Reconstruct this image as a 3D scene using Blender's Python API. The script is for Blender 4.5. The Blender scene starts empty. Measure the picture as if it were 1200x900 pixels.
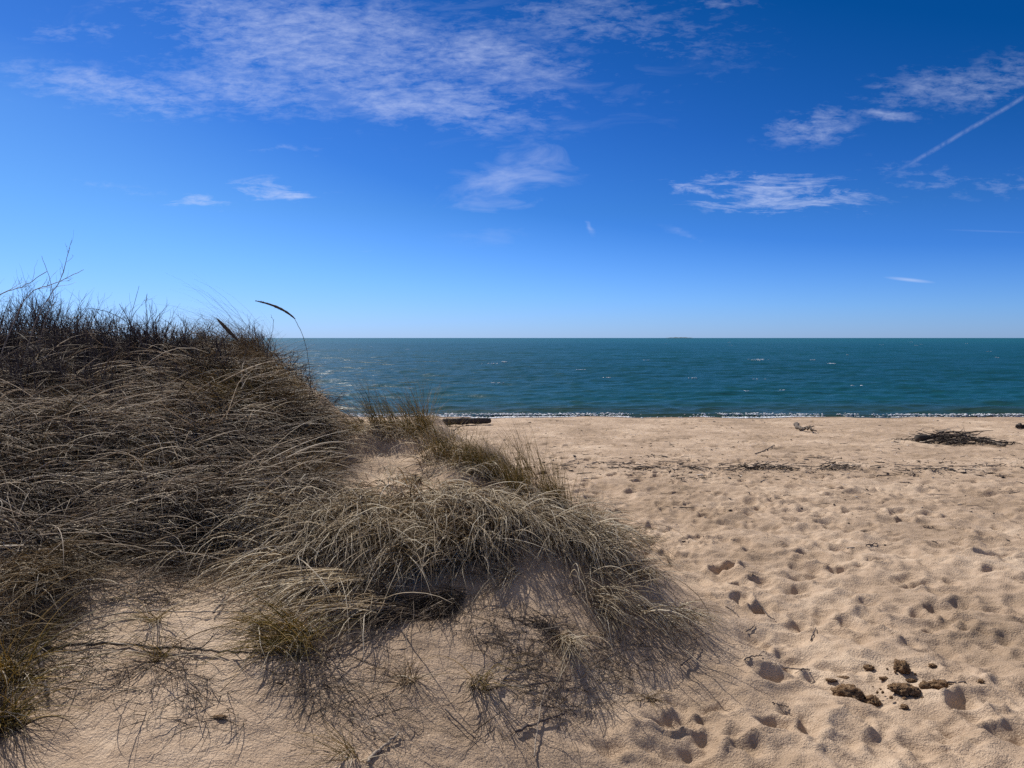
import bpy, math, random
import numpy as np
from mathutils import Vector
random.seed(7)
RNG = np.random.default_rng(7)
scene = bpy.context.scene
COL = scene.collection
R = math.radians

# ------------------------------------------------------------------ camera
EYE = 1.60
FPX = 890.0
PITCH = math.atan(54.0 / FPX)
SEA = -0.60
CP, SP = math.cos(PITCH), math.sin(PITCH)

def ray(px, py):
    px = np.asarray(px, float); py = np.asarray(py, float)
    a = (px - 600) / FPX; b = (450 - py) / FPX
    dx = a + 0 * b
    dy = CP + b * SP
    dz = -SP + b * CP
    return dx / dy, dz / dy          # per metre of y

def unproj(px, py, d):
    rx, rz = ray(px, py)
    return rx * d, d + 0 * rx, EYE + rz * d

cam_data = bpy.data.cameras.new('camera')
cam_data.sensor_width = 36
cam_data.lens = 36 * FPX / 1200
cam_data.clip_start = 0.05
cam_data.clip_end = 90000
cam = bpy.data.objects.new('camera', cam_data)
COL.objects.link(cam)
cam.location = (0, 0, EYE)
cam.rotation_euler = (R(90) - PITCH, 0, 0)
scene.camera = cam

# ------------------------------------------------------------------ object helpers
def new_mesh(name, V, F=None, loops=None, starts=None, mat=None, smooth=True):
    """V (n,3); F (m,k) constant-size faces"""
    me = bpy.data.meshes.new(name)
    V = np.ascontiguousarray(V, dtype=np.float32)
    F = np.ascontiguousarray(F, dtype=np.int32)
    k = F.shape[1]
    me.vertices.add(len(V)); me.vertices.foreach_set('co', V.ravel())
    me.loops.add(F.size); me.loops.foreach_set('vertex_index', F.ravel())
    me.polygons.add(len(F)); me.polygons.foreach_set('loop_start', np.arange(0, F.size, k, dtype=np.int32))
    if smooth:
        me.polygons.foreach_set('use_smooth', np.ones(len(F), dtype=bool))
    me.update(calc_edges=True)
    if mat: me.materials.append(mat)
    return me

def link(name, me, parent=None, loc=None):
    o = bpy.data.objects.new(name, me)
    COL.objects.link(o)
    if parent is not None: o.parent = parent
    if loc is not None: o.location = loc
    return o

def tag(o, label=None, cat=None, group=None, kind=None):
    if label: o['label'] = label
    if cat: o['category'] = cat
    if group: o['group'] = group
    if kind: o['kind'] = kind
    return o

def empty(name, loc):
    o = bpy.data.objects.new(name, None)
    COL.objects.link(o); o.location = loc; o.empty_display_size = 0.05
    return o

# ------------------------------------------------------------------ noise (numpy)
def _hash(ix, iy, seed):
    h = (ix.astype(np.int64) * 374761393 + iy.astype(np.int64) * 668265263 + seed * 1442695041) & 0xffffffff
    h = ((h ^ (h >> 13)) * 1274126177) & 0xffffffff
    h = (h ^ (h >> 16)) & 0xffffffff
    return h.astype(np.float64) / 4294967296.0 * 2 * np.pi

def perlin(x, y, seed=0):
    ix = np.floor(x); iy = np.floor(y)
    fx = x - ix; fy = y - iy
    ux = fx * fx * fx * (fx * (fx * 6 - 15) + 10); uy = fy * fy * fy * (fy * (fy * 6 - 15) + 10)
    def g(a, b):
        t = _hash(ix + a, iy + b, seed)
        return np.cos(t) * (fx - a) + np.sin(t) * (fy - b)
    n00, n10, n01, n11 = g(0, 0), g(1, 0), g(0, 1), g(1, 1)
    return ((n00 * (1 - ux) + n10 * ux) * (1 - uy) + (n01 * (1 - ux) + n11 * ux) * uy) * 1.5

def fbm(x, y, seed=0, octv=4, gain=0.5):
    s = 0; a = 1.0
    for i in range(octv):
        s = s + a * perlin(x, y, seed + i * 17); x = x * 2.03 + 3.1; y = y * 2.03 + 1.7; a *= gain
    return s

def sstep(a, b, x):
    t = np.clip((x - a) / (b - a), 0, 1)
    return t * t * (3 - 2 * t)

# ------------------------------------------------------------------ dune surface
CTRL_PX = [  # photo column, photo row, distance ahead
 (-250,900,1.7),(0,900,2.0),(200,900,2.05),(400,900,2.15),(600,900,2.38),(730,900,2.65),
 (-200,800,2.2),(0,800,2.35),(200,800,2.42),(400,800,2.55),(600,800,2.85),(750,800,3.22),
 (-150,700,2.7),(0,700,2.8),(200,700,2.97),(400,700,3.12),(550,700,3.35),(650,700,3.58),(740,700,3.75),
 (0,640,3.2),(200,640,3.42),(400,640,3.6),(550,640,3.8),(680,640,4.0),
 (0,580,3.6),(200,580,3.85),(380,580,4.1),(520,580,4.28),(620,582,4.4),
 (0,530,4.0),(200,530,4.3),(340,530,4.7),(420,530,4.9),(520,536,4.75),
 (-100,480,4.4),(0,480,4.5),(150,480,4.75),(300,475,5.0),
 (0,435,5.1),(150,435,5.35),(270,432,5.5),(340,462,5.4),
 (0,412,6.0),(150,413,6.2),(270,416,6.2),(330,436,6.1),
 (400,506,6.0),(460,506,5.7),(370,497,5.9),
 (560,526,5.0),(640,576,4.6),(700,614,4.3),(760,670,4.0),(820,747,3.6)]
CTRL_W = [(.3,5.7,.25),(-.3,6.2,.45),(.95,4.7,.08),(1.3,3.9,0),(-1.2,7.4,.42),(-1.4,9,-.06),(-2.6,8.2,.9),(-3.4,7.6,1.35),(-5,8,1.45),
 (-3,10.5,.1),(-5,11.5,.3),(-7,6.5,1.65),(-7,4,1.3),(-6,2.5,.95),(-4,1.2,.45),(-2.2,0.6,.3),(-1,.8,.22),(0,.9,.1),(-.6,0,.02),(-3,-.5,.2),
 (-9,9,1.5),(-10,4,1.4),(-11,12,.7),(-9,14,.0),(-14,8,1.2),(-14,0,.8),(-13,14,.2)]

def beach_z(x, y):
    t = (y - 6.2)
    soft = np.where(t > 40, t, np.log1p(np.exp(np.clip(t, -30, 40) / 0.9)) * 0.9)
    z = -0.0417 * soft
    z = z - 0.05 * np.maximum(y - 21.5, 0) * 0.6
    return np.maximum(z, -6.0)

P = [tuple(float(v) for v in unproj(a, b, d)) for a, b, d in CTRL_PX] + CTRL_W
P = [(x, y, z - float(beach_z(np.array(x), np.array(y)))) for x, y, z in P]
for x in (1.5, 2.6, 4, 6.5, 10, 15):
    for y in (-1, .8, 2, 3.2, 4.6, 6.5, 9, 13, 18): P.append((x, y, 0.0))
for x in (-14, -10, -6, -3, -1, .5):
    for y in (16, 20): P.append((x, y, 0.0))
for x, y in ((.3, 7.5), (.8, 6), (.9, 2.2), (1.05, 3.1), (.2, 10), (-1, 12), (-3, 13.5), (.6, 1.2), (.4, 0), (0.2, 13)): P.append((x, y, 0.0))
P = np.array(P)
def _k(r2): return 0.5 * r2 * np.log(r2 + 1e-12)
_n = len(P)
_D = (P[:, None, 0] - P[None, :, 0]) ** 2 + (P[:, None, 1] - P[None, :, 1]) ** 2
_A = np.zeros((_n + 3, _n + 3))
_A[:_n, :_n] = _k(_D) + np.eye(_n) * 0.02
_A[:_n, _n] = 1; _A[:_n, _n + 1:] = P[:, :2]; _A[_n, :_n] = 1; _A[_n + 1:, :_n] = P[:, :2].T
_W = np.linalg.solve(_A, np.concatenate([P[:, 2], np.zeros(3)]))

def dune_res(x, y):
    x = np.asarray(x, float); y = np.asarray(y, float)
    sh = x.shape; x = x.ravel(); y = y.ravel()
    s = _W[_n] + _W[_n + 1] * x + _W[_n + 2] * y
    for i in range(_n):
        s += _W[i] * _k((x - P[i, 0]) ** 2 + (y - P[i, 1]) ** 2)
    s = np.where((x > 16) | (x < -16) | (y > 21) | (y < -2), 0, s)
    # soft clamp at zero
    k = 0.03
    s = np.where(s > .6, s, np.log1p(np.exp(np.clip(s / k, -40, 40))) * k) - k * .69 * np.exp(-(s / .05) ** 2) * 0
    return s.reshape(sh)

def axis(lo, hi, step_fn, far):
    v = [lo]
    while v[-1] < hi: v.append(v[-1] + step_fn(v[-1]))
    return np.array(far[0] + v + far[1])

ys = axis(1.3, 22.5, lambda y: 0.0105 if y < 3.2 else 0.0105 + (y - 3.2) * 0.0028,
          ([-60, -25, -10, -5, -2, 0, .6, 1.0], [24, 27, 32, 45, 80, 200, 1000, 6000, 35000]))
xp = axis(-0.6, 15, lambda x: 0.0125 if x < 2.2 else 0.0125 + (x - 2.2) * 0.0045, ([], [18, 25, 40, 90, 300, 2000, 12000, 40000]))
xn = -axis(0.6125, 15, lambda x: 0.014 if x < 2.2 else 0.014 + (x - 2.2) * 0.006, ([], [18, 25, 40, 90, 300, 2000, 12000, 40000]))[::-1]
xs = np.concatenate([xn, xp])
GX, GY = np.meshgrid(xs, ys)
RES = dune_res(GX, GY)
Z = beach_z(GX, GY) + RES
near = (np.abs(GX) < 17) & (GY > .5) & (GY < 22.5)
beachness = 1 - sstep(0.015, 0.16, RES)
# broad unevenness, churned sand
Z += near * fbm(GX * .5, GY * .5, 5, 3) * 0.018
churn = beachness * sstep(1.0, 2.0, GY) * (1 - sstep(8.2, 10.0, GY))
wx = fbm(GX * 2.2, GY * 2.2, 31, 3) * .16; wy = fbm(GX * 2.2 + 9, GY * 2.2, 37, 3) * .16
rid = 1 - 2.0 * np.abs(perlin((GX + wx) * 2.6, (GY + wy) * 3.1, 3))
rid2 = 1 - 2.0 * np.abs(perlin((GX + wy) * 5.2, (GY + wx) * 6.0, 13))
Z += churn * (rid * 0.020 + rid2 * 0.013 + fbm(GX * 2.3, GY * 2.8, 8, 4) * 0.029)
farb = beachness * sstep(8.2, 10.5, GY) * (1 - sstep(19.9, 20.8, GY))
Z += farb * (fbm(GX * 1.6, GY * 2.4, 18, 5, .6) * 0.020)
dn = (1 - beachness)
Z += near * dn * (fbm(GX * 1.7, GY * 1.7, 41, 4) * 0.022 + fbm(GX * 9, GY * 9, 43, 3) * 0.0045 +
                  0.0022 * perlin(GX * 14 + wx * 20, GY * 42 + wy * 20, 49))
Z += near * (fbm(GX * 24, GY * 24, 45, 2) * 0.0013)
Z += near * dn * (fbm(GX * 30 + wx * 30, GY * 38, 47, 2) * 0.0022 - .006 * np.abs(perlin(GX * 5 + wx * 9, GY * 7 + wy * 9, 48)))
high = sstep(.55, .95, RES)
Z += near * high * (fbm(GX * 2.3 + 4, GY * 2.3, 71, 2) * .095)
for px_, py_, d_, r_, dz_ in ((40, 715, 2.78, .15, -.12), (255, 640, 3.45, .20, -.10), (70, 600, 3.55, .22, -.09), (130, 640, 3.3, .13, -.06), (318, 500, 4.85, .30, .15),
                              (385, 548, 4.75, .22, -.07), (500, 700, 3.3, .16, -.06), (430, 585, 4.0, .22, .05), (560, 600, 4.1, .22, .07), (230, 520, 4.4, .3, .08), (60, 520, 4.2, .3, .08), (150, 560, 4.0, .22, -.07), (495, 520, 5.35, .30, .10), (445, 512, 5.7, .25, .04)):
    x_, y_, _z = unproj(px_, py_, d_)
    Z += dz_ * np.exp(-((GX - x_) ** 2 + (GY - y_) ** 2) / (r_ * r_))
# wrack berm
Z += beachness * near * 0.03 * np.exp(-((GY - 10.0 - .15 * np.sin(GX * .7)) / .35) ** 2)

def stamp(cx, cy, rx, ry, ang, depth, rim=.35, tilt=.3, nz=0, sharp=.55):
    m = 1.9 * max(rx, ry)
    i0, i1 = np.searchsorted(ys, [cy - m, cy + m]); j0, j1 = np.searchsorted(xs, [cx - m, cx + m])
    if i1 <= i0 or j1 <= j0: return
    X = GX[i0:i1, j0:j1] - cx; Y = GY[i0:i1, j0:j1] - cy
    c, s = math.cos(ang), math.sin(ang)
    a = (X * c + Y * s) / rx; b = (-X * s + Y * c) / ry
    th = np.arctan2(b, a)
    r = np.sqrt(a * a + b * b) * (1 + .22 * perlin((X + cx) * 14, (Y + cy) * 14, 66)) * (1 + .10 * np.sin(2 * th + nz) + .09 * np.sin(3 * th + nz * 2.3) + .05 * np.sin(5 * th + nz * 5))
    bowl = 1 - sstep(sharp, 1.05, r)
    depth = depth * (.78 if cy < 5 else .95)
    d = -depth * bowl * (1 + tilt * a) + rim * depth * np.exp(-((r - 1.18) / .2) ** 2) * (1 + .5 * np.sin(th + nz))
    Z[i0:i1, j0:j1] += d * (0.25 + 0.75 * beachness[i0:i1, j0:j1])

# beach footprints (trodden trail)
def gp(px, py, z=0.0):
    rx, rz = ray(px, py); d = (z - EYE) / rz
    return float(rx * d), float(d)
named_prints = [(884,771,.105,.062,.3,.050),(899,808,.085,.075,1.2,.048),(905,862,.07,.055,.6,.036),(785,865,.12,.06,.2,.055),
 (862,668,.085,.055,1.0,.045),(889,688,.085,.05,.2,.045),(877,652,.08,.05,.2,.03),(1130,835,.10,.07,.9,.045),(950,860,.12,.06,1.3,.036),
 (1185,875,.10,.08,.7,.04),(1005,848,.085,.06,2.0,.036),(880,888,.07,.06,.1,.034),(1122,870,.07,.05,2.4,.034),(945,735,.12,.09,.7,.03),
 (1040,742,.10,.06,2.3,.03),(1120,738,.085,.06,.2,.03),(1172,725,.09,.05,2.2,.034),(1015,715,.09,.05,.1,.028),(1060,760,.08,.05,.3,.02),
 (985,735,.08,.055,2.5,.025),(840,848,.10,.05,.2,.026),(820,885,.10,.055,.3,.03),(1075,880,.09,.07,1.5,.028),(1165,765,.07,.05,2.1,.03),
 (990,880,.08,.06,2.5,.028),(850,715,.08,.05,.2,.024),(930,700,.10,.06,.6,.025),(925,795,.06,.05,1.9,.025),(700,880,.10,.06,.1,.025)]
for px, py, a, b, an, dp in named_prints:
    cx, cy = gp(px, py, -0.01)
    stamp(cx, cy, a, b, an, dp, nz=px * .7, sharp=.3)
for i in range(760):
    cy = 2.3 + 7.4 * random.random() ** 0.8
    cx = random.uniform(-.5, .72 * cy + .6)
    L = random.uniform(.07, .13); Wd = L * random.uniform(.45, .75)
    stamp(cx, cy, L, Wd, random.gauss(1.2, .7) if random.random() < .5 else random.uniform(0, 3.14), random.uniform(.008, .034) * (0.8 if cy < 4 else 1.15), nz=random.uniform(0, 6), sharp=random.uniform(.15, .5))
for i in range(1900):
    cy = random.uniform(9.2, 20.0)
    cx = random.uniform(-4, .72 * cy + .6)
    if dune_res(np.array([cx]), np.array([cy]))[0] > .12: continue
    L = random.uniform(.08, .16); Wd = L * random.uniform(.4, .7)
    stamp(cx, cy, L, Wd, random.uniform(-.5, 3.14), random.uniform(.01, .034), nz=random.uniform(0, 6), sharp=random.uniform(.2, .6), rim=.25)
# a few pits in the foreground dune face
for px, py, z0, a, b, dp in ((700,868,.10,.13,.07,.022),(470,890,.35,.12,.05,.018),(540,893,.3,.10,.05,.02)):
    cx, cy = gp(px, py, z0); stamp(cx, cy, a, b, .2, dp * 1.8, nz=px, sharp=.4)

def hgt(x, y):
    x = np.asarray(x, float); y = np.asarray(y, float)
    j = np.clip(np.searchsorted(xs, x) - 1, 0, len(xs) - 2); i = np.clip(np.searchsorted(ys, y) - 1, 0, len(ys) - 2)
    tx = np.clip((x - xs[j]) / (xs[j + 1] - xs[j]), 0, 1); ty = np.clip((y - ys[i]) / (ys[i + 1] - ys[i]), 0, 1)
    return (Z[i, j] * (1 - tx) + Z[i, j + 1] * tx) * (1 - ty) + (Z[i + 1, j] * (1 - tx) + Z[i + 1, j + 1] * tx) * ty

def ground_at(px, py, ymin=1.5, ymax=20.5):
    """world point where the ray of a photo pixel meets the sand (vectorised march)"""
    px = np.atleast_1d(np.asarray(px, float)); py = np.atleast_1d(np.asarray(py, float))
    rx, rz = ray(px, py)
    ds = np.concatenate([np.arange(ymin, 8, .03), np.arange(8, ymax, .1)])
    X = rx[:, None] * ds[None]; Zr = EYE + rz[:, None] * ds[None]
    H = hgt(X, np.broadcast_to(ds[None], X.shape))
    hit = Zr <= H
    idx = np.argmax(hit, axis=1); ok = hit.any(axis=1)
    d = ds[idx]
    i0 = np.maximum(idx - 1, 0); ar = np.arange(len(px))
    a = Zr[ar, i0] - H[ar, i0]; b = H[ar, idx] - Zr[ar, idx]
    t = np.clip(a / (a + b + 1e-9), 0, 1)
    d = ds[i0] + (ds[idx] - ds[i0]) * t
    x = rx * d
    return np.stack([x, d, hgt(x, d)], 1), ok

def G(px, py):
    p, ok = ground_at(px, py); return Vector(p[0])

# ------------------------------------------------------------------ material helpers
def material(name):
    m = bpy.data.materials.new(name); m.use_nodes = True
    nt = m.node_tree; nt.nodes.clear()
    out = nt.nodes.new('ShaderNodeOutputMaterial')
    return m, nt, out

class NB:
    """tiny node builder"""
    def __init__(s, nt): s.nt = nt
    def n(s, typ, ins=None, **kw):
        nd = s.nt.nodes.new(typ)
        for k, v in kw.items(): setattr(nd, k, v)
        if ins:
            for k, v in ins.items():
                sock = nd.inputs[k]
                if isinstance(v, bpy.types.NodeSocket): s.nt.links.new(v, sock)
                else: sock.default_value = v
        return nd
    def math(s, op, a, b=None, c=None, clamp=False):
        nd = s.nt.nodes.new('ShaderNodeMath'); nd.operation = op; nd.use_clamp = clamp
        for i, v in enumerate((a, b, c)):
            if v is None: continue
            if isinstance(v, bpy.types.NodeSocket): s.nt.links.new(v, nd.inputs[i])
            else: nd.inputs[i].default_value = v
        return nd.outputs[0]
    def ramp(s, fac, stops, interp='LINEAR'):
        nd = s.nt.nodes.new('ShaderNodeValToRGB'); s.nt.links.new(fac, nd.inputs[0])
        cr = nd.color_ramp; cr.interpolation = interp
        while len(cr.elements) < len(stops): cr.elements.new(.5)
        for e, (p, c) in zip(cr.elements, stops):
            e.position = p; e.color = (*c, 1)
        return nd.outputs[0]
    def noise(s, vec, scale, detail=3, rough=.5, dist=0.0):
        return s.n('ShaderNodeTexNoise', {'Vector': vec, 'Scale': scale, 'Detail': detail, 'Roughness': rough, 'Distortion': dist}).outputs[0]
    def mix(s, fac, a, b):
        nd = s.nt.nodes.new('ShaderNodeMix'); nd.data_type = 'RGBA'
        for i, v in ((0, fac), (6, a), (7, b)):
            if isinstance(v, bpy.types.NodeSocket): s.nt.links.new(v, nd.inputs[i])
            else: nd.inputs[i].default_value = v if i == 0 else (*v, 1)
        return nd.outputs[2]
    def link(s, a, b): s.nt.links.new(a, b)

# sand
sand, nt, out = material('sand')
b = NB(nt)
pos = b.n('ShaderNodeNewGeometry').outputs['Position']
big = b.noise(pos, .9, 4, .6)
mid = b.noise(pos, 9, 3, .6)
grain = b.noise(pos, 330, 2, .7)
grain2 = b.noise(pos, 110, 2, .7)
SANDC = [(0.0, (.27, .195, .132)), (.5, (.465, .343, .245)), (1.0, (.70, .55, .41))]
c = b.ramp(b.math('ADD', b.math('MULTIPLY', big, .45), b.math('ADD', b.math('MULTIPLY', grain, .33), b.math('MULTIPLY', mid, .22))),
           [(.36, SANDC[0][1]), (.5, SANDC[1][1]), (.64, SANDC[2][1])])
# dark / pale single grains
spk = b.n('ShaderNodeTexVoronoi', {'Vector': pos, 'Scale': 150.0}, feature='F1')
sv = b.n('ShaderNodeSeparateColor', {'Color': spk.outputs['Color']})
near_pt = b.math('LESS_THAN', spk.outputs['Distance'], .33)
dk = b.math('MULTIPLY', b.math('GREATER_THAN', sv.outputs[0], .90), near_pt)
lt = b.math('MULTIPLY', b.math('GREATER_THAN', sv.outputs[1], .93), near_pt)
c = b.mix(b.math('MULTIPLY', dk, .6), c, (.14, .09, .06))
c = b.mix(b.math('MULTIPLY', lt, .6), c, (.75, .62, .48))
# wet strip by the water line
sep = b.n('ShaderNodeSeparateXYZ', {'Vector': pos})
wet = b.n('ShaderNodeMapRange', {'Value': b.math('ADD', sep.outputs[2], b.math('MULTIPLY', b.math('SUBTRACT', big, .5), .03)), 'From Min': -.575, 'From Max': -.592, 'To Min': 0.0, 'To Max': 1.0}).outputs[0]
c = b.mix(b.math('MULTIPLY', wet, .55), c, (.16, .11, .07))
h = b.math('ADD', b.math('MULTIPLY', grain, .0040), b.math('ADD', b.math('MULTIPLY', grain2, .0120), b.math('MULTIPLY', b.noise(pos, 38, 3, .6), .010)))
bump = b.n('ShaderNodeBump', {'Strength': .85, 'Distance': 1.0, 'Height': h})
pr = b.n('ShaderNodeBsdfPrincipled', {'Base Color': c, 'Roughness': .92, 'Normal': bump.outputs[0], 'Specular IOR Level': .15})
b.link(pr.outputs[0], out.inputs[0])

ny, nx = GX.shape
idx = np.arange(nx * ny).reshape(ny, nx)
F = np.stack([idx[:-1, :-1], idx[:-1, 1:], idx[1:, 1:], idx[1:, :-1]], -1).reshape(-1, 4)
beach = link('beach_sand', new_mesh('beach_sand', np.stack([GX, GY, Z], -1).reshape(-1, 3), F, mat=sand))
tag(beach, 'tan sandy beach with trodden footprints and a low dune', kind='structure')

# ------------------------------------------------------------------ sea
wat, nt, out = material('sea_water')
b = NB(nt)
pos = b.n('ShaderNodeNewGeometry').outputs['Position']
m1 = b.n('ShaderNodeMapping', {'Vector': pos, 'Scale': (.35, 1.0, 1.0), 'Rotation': (0, 0, .12)}).outputs[0]
m2 = b.n('ShaderNodeMapping', {'Vector': pos, 'Scale': (.22, 1.0, 1.0), 'Rotation': (0, 0, -.10)}).outputs[0]
m3 = b.n('ShaderNodeMapping', {'Vector': pos, 'Scale': (.25, 1.0, 1.0)}).outputs[0]
n1 = b.noise(m1, 3.2, 4, .6); n2 = b.noise(m2, .75, 4, .6); n3 = b.noise(m3, .16, 3, .6)
h = b.math('ADD', b.math('MULTIPLY', n1, .085), b.math('ADD', b.math('MULTIPLY', n2, .20), b.math('MULTIPLY', n3, .5)))
bump = b.n('ShaderNodeBump', {'Strength': 1.0, 'Distance': 1.0, 'Height': h})
sep = b.n('ShaderNodeSeparateXYZ', {'Vector': pos})
big = b.noise(b.n('ShaderNodeMapping', {'Vector': pos, 'Scale': (.004, .02, 1)}).outputs[0], 1.0, 4, .6)
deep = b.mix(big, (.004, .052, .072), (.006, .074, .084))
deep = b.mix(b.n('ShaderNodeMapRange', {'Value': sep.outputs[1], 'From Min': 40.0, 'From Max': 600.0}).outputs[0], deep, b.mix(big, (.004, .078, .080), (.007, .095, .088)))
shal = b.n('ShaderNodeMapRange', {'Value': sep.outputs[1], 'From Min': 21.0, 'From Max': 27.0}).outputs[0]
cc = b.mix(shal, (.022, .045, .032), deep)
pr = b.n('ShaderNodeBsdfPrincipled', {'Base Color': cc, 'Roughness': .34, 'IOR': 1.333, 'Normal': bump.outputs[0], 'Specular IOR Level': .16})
b.link(pr.outputs[0], out.inputs[0])

wy_ = [19.8]
while wy_[-1] < 330: wy_.append(wy_[-1] + (0.05 + (wy_[-1] - 19.8) * 0.0062))
wy_ = np.array(wy_ + [400, 600, 1000, 2000, 5000, 12000, 35000])
wx_ = [0.0]
while wx_[-1] < 260: wx_.append(wx_[-1] + (.13 if wx_[-1] < 17 else .13 + (wx_[-1] - 17) * .02))
wx_ = np.array(wx_ + [400, 800, 3000, 12000, 40000]); wx_ = np.concatenate([-wx_[:0:-1], wx_])
WX, WY = np.meshgrid(wx_, wy_)
WZ = np.zeros_like(WX)
rs = np.random.default_rng(3)
for i in range(46):
    lam = 0.35 * (14 ** rs.random())
    ang = rs.normal(0, .42) + 0.08
    k = 2 * np.pi / lam
    amp = 0.0044 * lam ** 0.75
    fade = 1 - sstep(lam * 60, lam * 110, WY)
    ph = k * (np.cos(ang) * WY + np.sin(ang) * WX) + rs.random() * 6.28 + .8 * perlin(WX * .05, WY * .1, i)
    WZ += amp * fade * (np.sin(ph) + .25 * np.sin(2 * ph))
edge = sstep(20.4, 23.0, WY)
WZ = WZ * (0.12 + .88 * edge) * (WY < 500)
# one small breaking ridge
brk = 21.35 + .22 * perlin(WX * .12, WX * 0, 77) + .08 * perlin(WX * .6, WX * 0, 79)
hh = np.clip(.6 + 1.1 * perlin(WX * .09, WX * 0 + 3, 81), .15, 1.2)
WZ += .085 * hh * np.exp(-((WY - brk) / .16) ** 2)
WZ += .05 * np.exp(-((WY - brk - 1.5) / .3) ** 2) * np.clip(.5 + perlin(WX * .1, WX * 0 + 8, 83), 0, 1)
ny, nx = WX.shape
idx = np.arange(nx * ny).reshape(ny, nx)
F = np.stack([idx[:-1, :-1], idx[:-1, 1:], idx[1:, 1:], idx[1:, :-1]], -1).reshape(-1, 4)
sea = link('sea_water', new_mesh('sea_water', np.stack([WX, WY, SEA + WZ], -1).reshape(-1, 3), F, mat=wat))
tag(sea, 'teal blue sea with low ripples reaching the horizon', kind='structure')

# foam at the water's edge and far whitecaps
foam, nt, out = material('foam')
b = NB(nt)
pr = b.n('ShaderNodeBsdfPrincipled', {'Base Color': (.82, .84, .85, 1), 'Roughness': .6, 'Subsurface Weight': .0})
b.link(pr.outputs[0], out.inputs[0])

def blob_cloud(C, S, seed=1):
    """C (n,3) centres, S (n,3) radii -> octahedral blobs (n*6 verts)"""
    base = np.array([(1,0,0),(0,1,0),(-1,0,0),(0,-1,0),(0,0,1),(0,0,-.6),(.75,.75,.5),(-.75,.75,.5),(-.75,-.75,.5),(.75,-.75,.5)], float)
    f = [(0,1,6),(1,2,7),(2,3,8),(3,0,9),(0,6,9),(1,7,6),(2,8,7),(3,9,8),(4,6,7),(4,7,8),(4,8,9),(4,9,6),(5,1,0),(5,2,1),(5,3,2),(5,0,3)]
    r = np.random.default_rng(seed)
    n = len(C)
    V = base[None] * S[:, None, :] * r.uniform(.7, 1.25, (n, 10, 1))
    th = r.uniform(0, 6.28, n); c_, s_ = np.cos(th)[:, None], np.sin(th)[:, None]
    X = V[:, :, 0] * c_ - V[:, :, 1] * s_; Y = V[:, :, 0] * s_ + V[:, :, 1] * c_
    V = np.stack([X, Y, V[:, :, 2]], -1) + C[:, None, :]
    Fi = (np.array(f)[None] + (np.arange(n) * 10)[:, None, None]).reshape(-1, 3)
    return V.reshape(-1, 3), Fi

n = 15000
fx = rs.uniform(-9, 15.5, n)
dens = np.clip(.10 + 1.3 * perlin(fx * .13, fx * 0 + .5, 91) + 1.0 * perlin(fx * .8, fx * 0 + .5, 93) + .6 * perlin(fx * 3, fx * 0 + .5, 94), 0.02, 1)
dens = np.where(fx < 2.4, np.maximum(dens, .55), dens); dens = np.maximum(dens, ((fx > 5.8) & (fx < 8.0)) * .6)
fx = fx[rs.random(n) < dens]
yy_ = np.arange(19.6, 22.4, .03)
HH = hgt(np.repeat(fx[:, None], len(yy_), 1), np.repeat(yy_[None], len(fx), 0)) < SEA + .004
shore = yy_[np.argmax(HH, axis=1)]
bk = 21.35 + .22 * perlin(fx * .12, fx * 0, 77) + .08 * perlin(fx * .6, fx * 0, 79)
front = rs.random(len(fx)) < .28
fy = np.where(front, bk - .10 + rs.normal(0, .07, len(fx)), shore + rs.normal(0, .05, len(fx)) + .12 * np.abs(rs.normal(0, 1, len(fx))))
fz = np.where(front, SEA + .03 + rs.random(len(fx)) * .05, np.maximum(hgt(fx, fy), SEA) + .006)
S = np.stack([rs.uniform(.012, .05, len(fx)), rs.uniform(.01, .03, len(fx)), rs.uniform(.004, .016, len(fx))], 1) * rs.choice([.6, 1, 1.4], (len(fx), 1))
V, Fi = blob_cloud(np.stack([fx, fy, fz], 1), S)
o = link('surf_foam', new_mesh('surf_foam', V, Fi, mat=foam)); tag(o, 'thin broken line of white foam along the water edge', 'foam', kind='stuff')
# whitecaps: short bright crests
wc = []
for i in range(30):
    y0 = 30 * (14 ** rs.random()); x0 = rs.uniform(-.5, .7) * y0
    for k in range(rs.integers(3, 9)):
        wc.append((x0 + rs.normal(0, .16 + y0 * .0012), y0 + rs.normal(0, .06), SEA + .05, .05 + y0 * .0006))
for px, py in ((590, 425), (575, 427), (889, 422), (893, 422), (888, 423), (975, 427), (436, 407)):
    rx, rz = ray(px, py); d = (SEA - EYE) / rz
    for k in range(10): wc.append((rx * d + rs.normal(0, .3), d + rs.normal(0, .3), SEA + .07, .12))
wc = np.array(wc)
V, Fi = blob_cloud(wc[:, :3], np.stack([wc[:, 3] * 1.1, wc[:, 3] * .4, wc[:, 3] * .22], 1))
o = link('whitecap_foam', new_mesh('whitecap_foam', V, Fi, mat=foam)); tag(o, 'scattered small whitecaps out on the sea', 'foam', kind='stuff')

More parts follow.
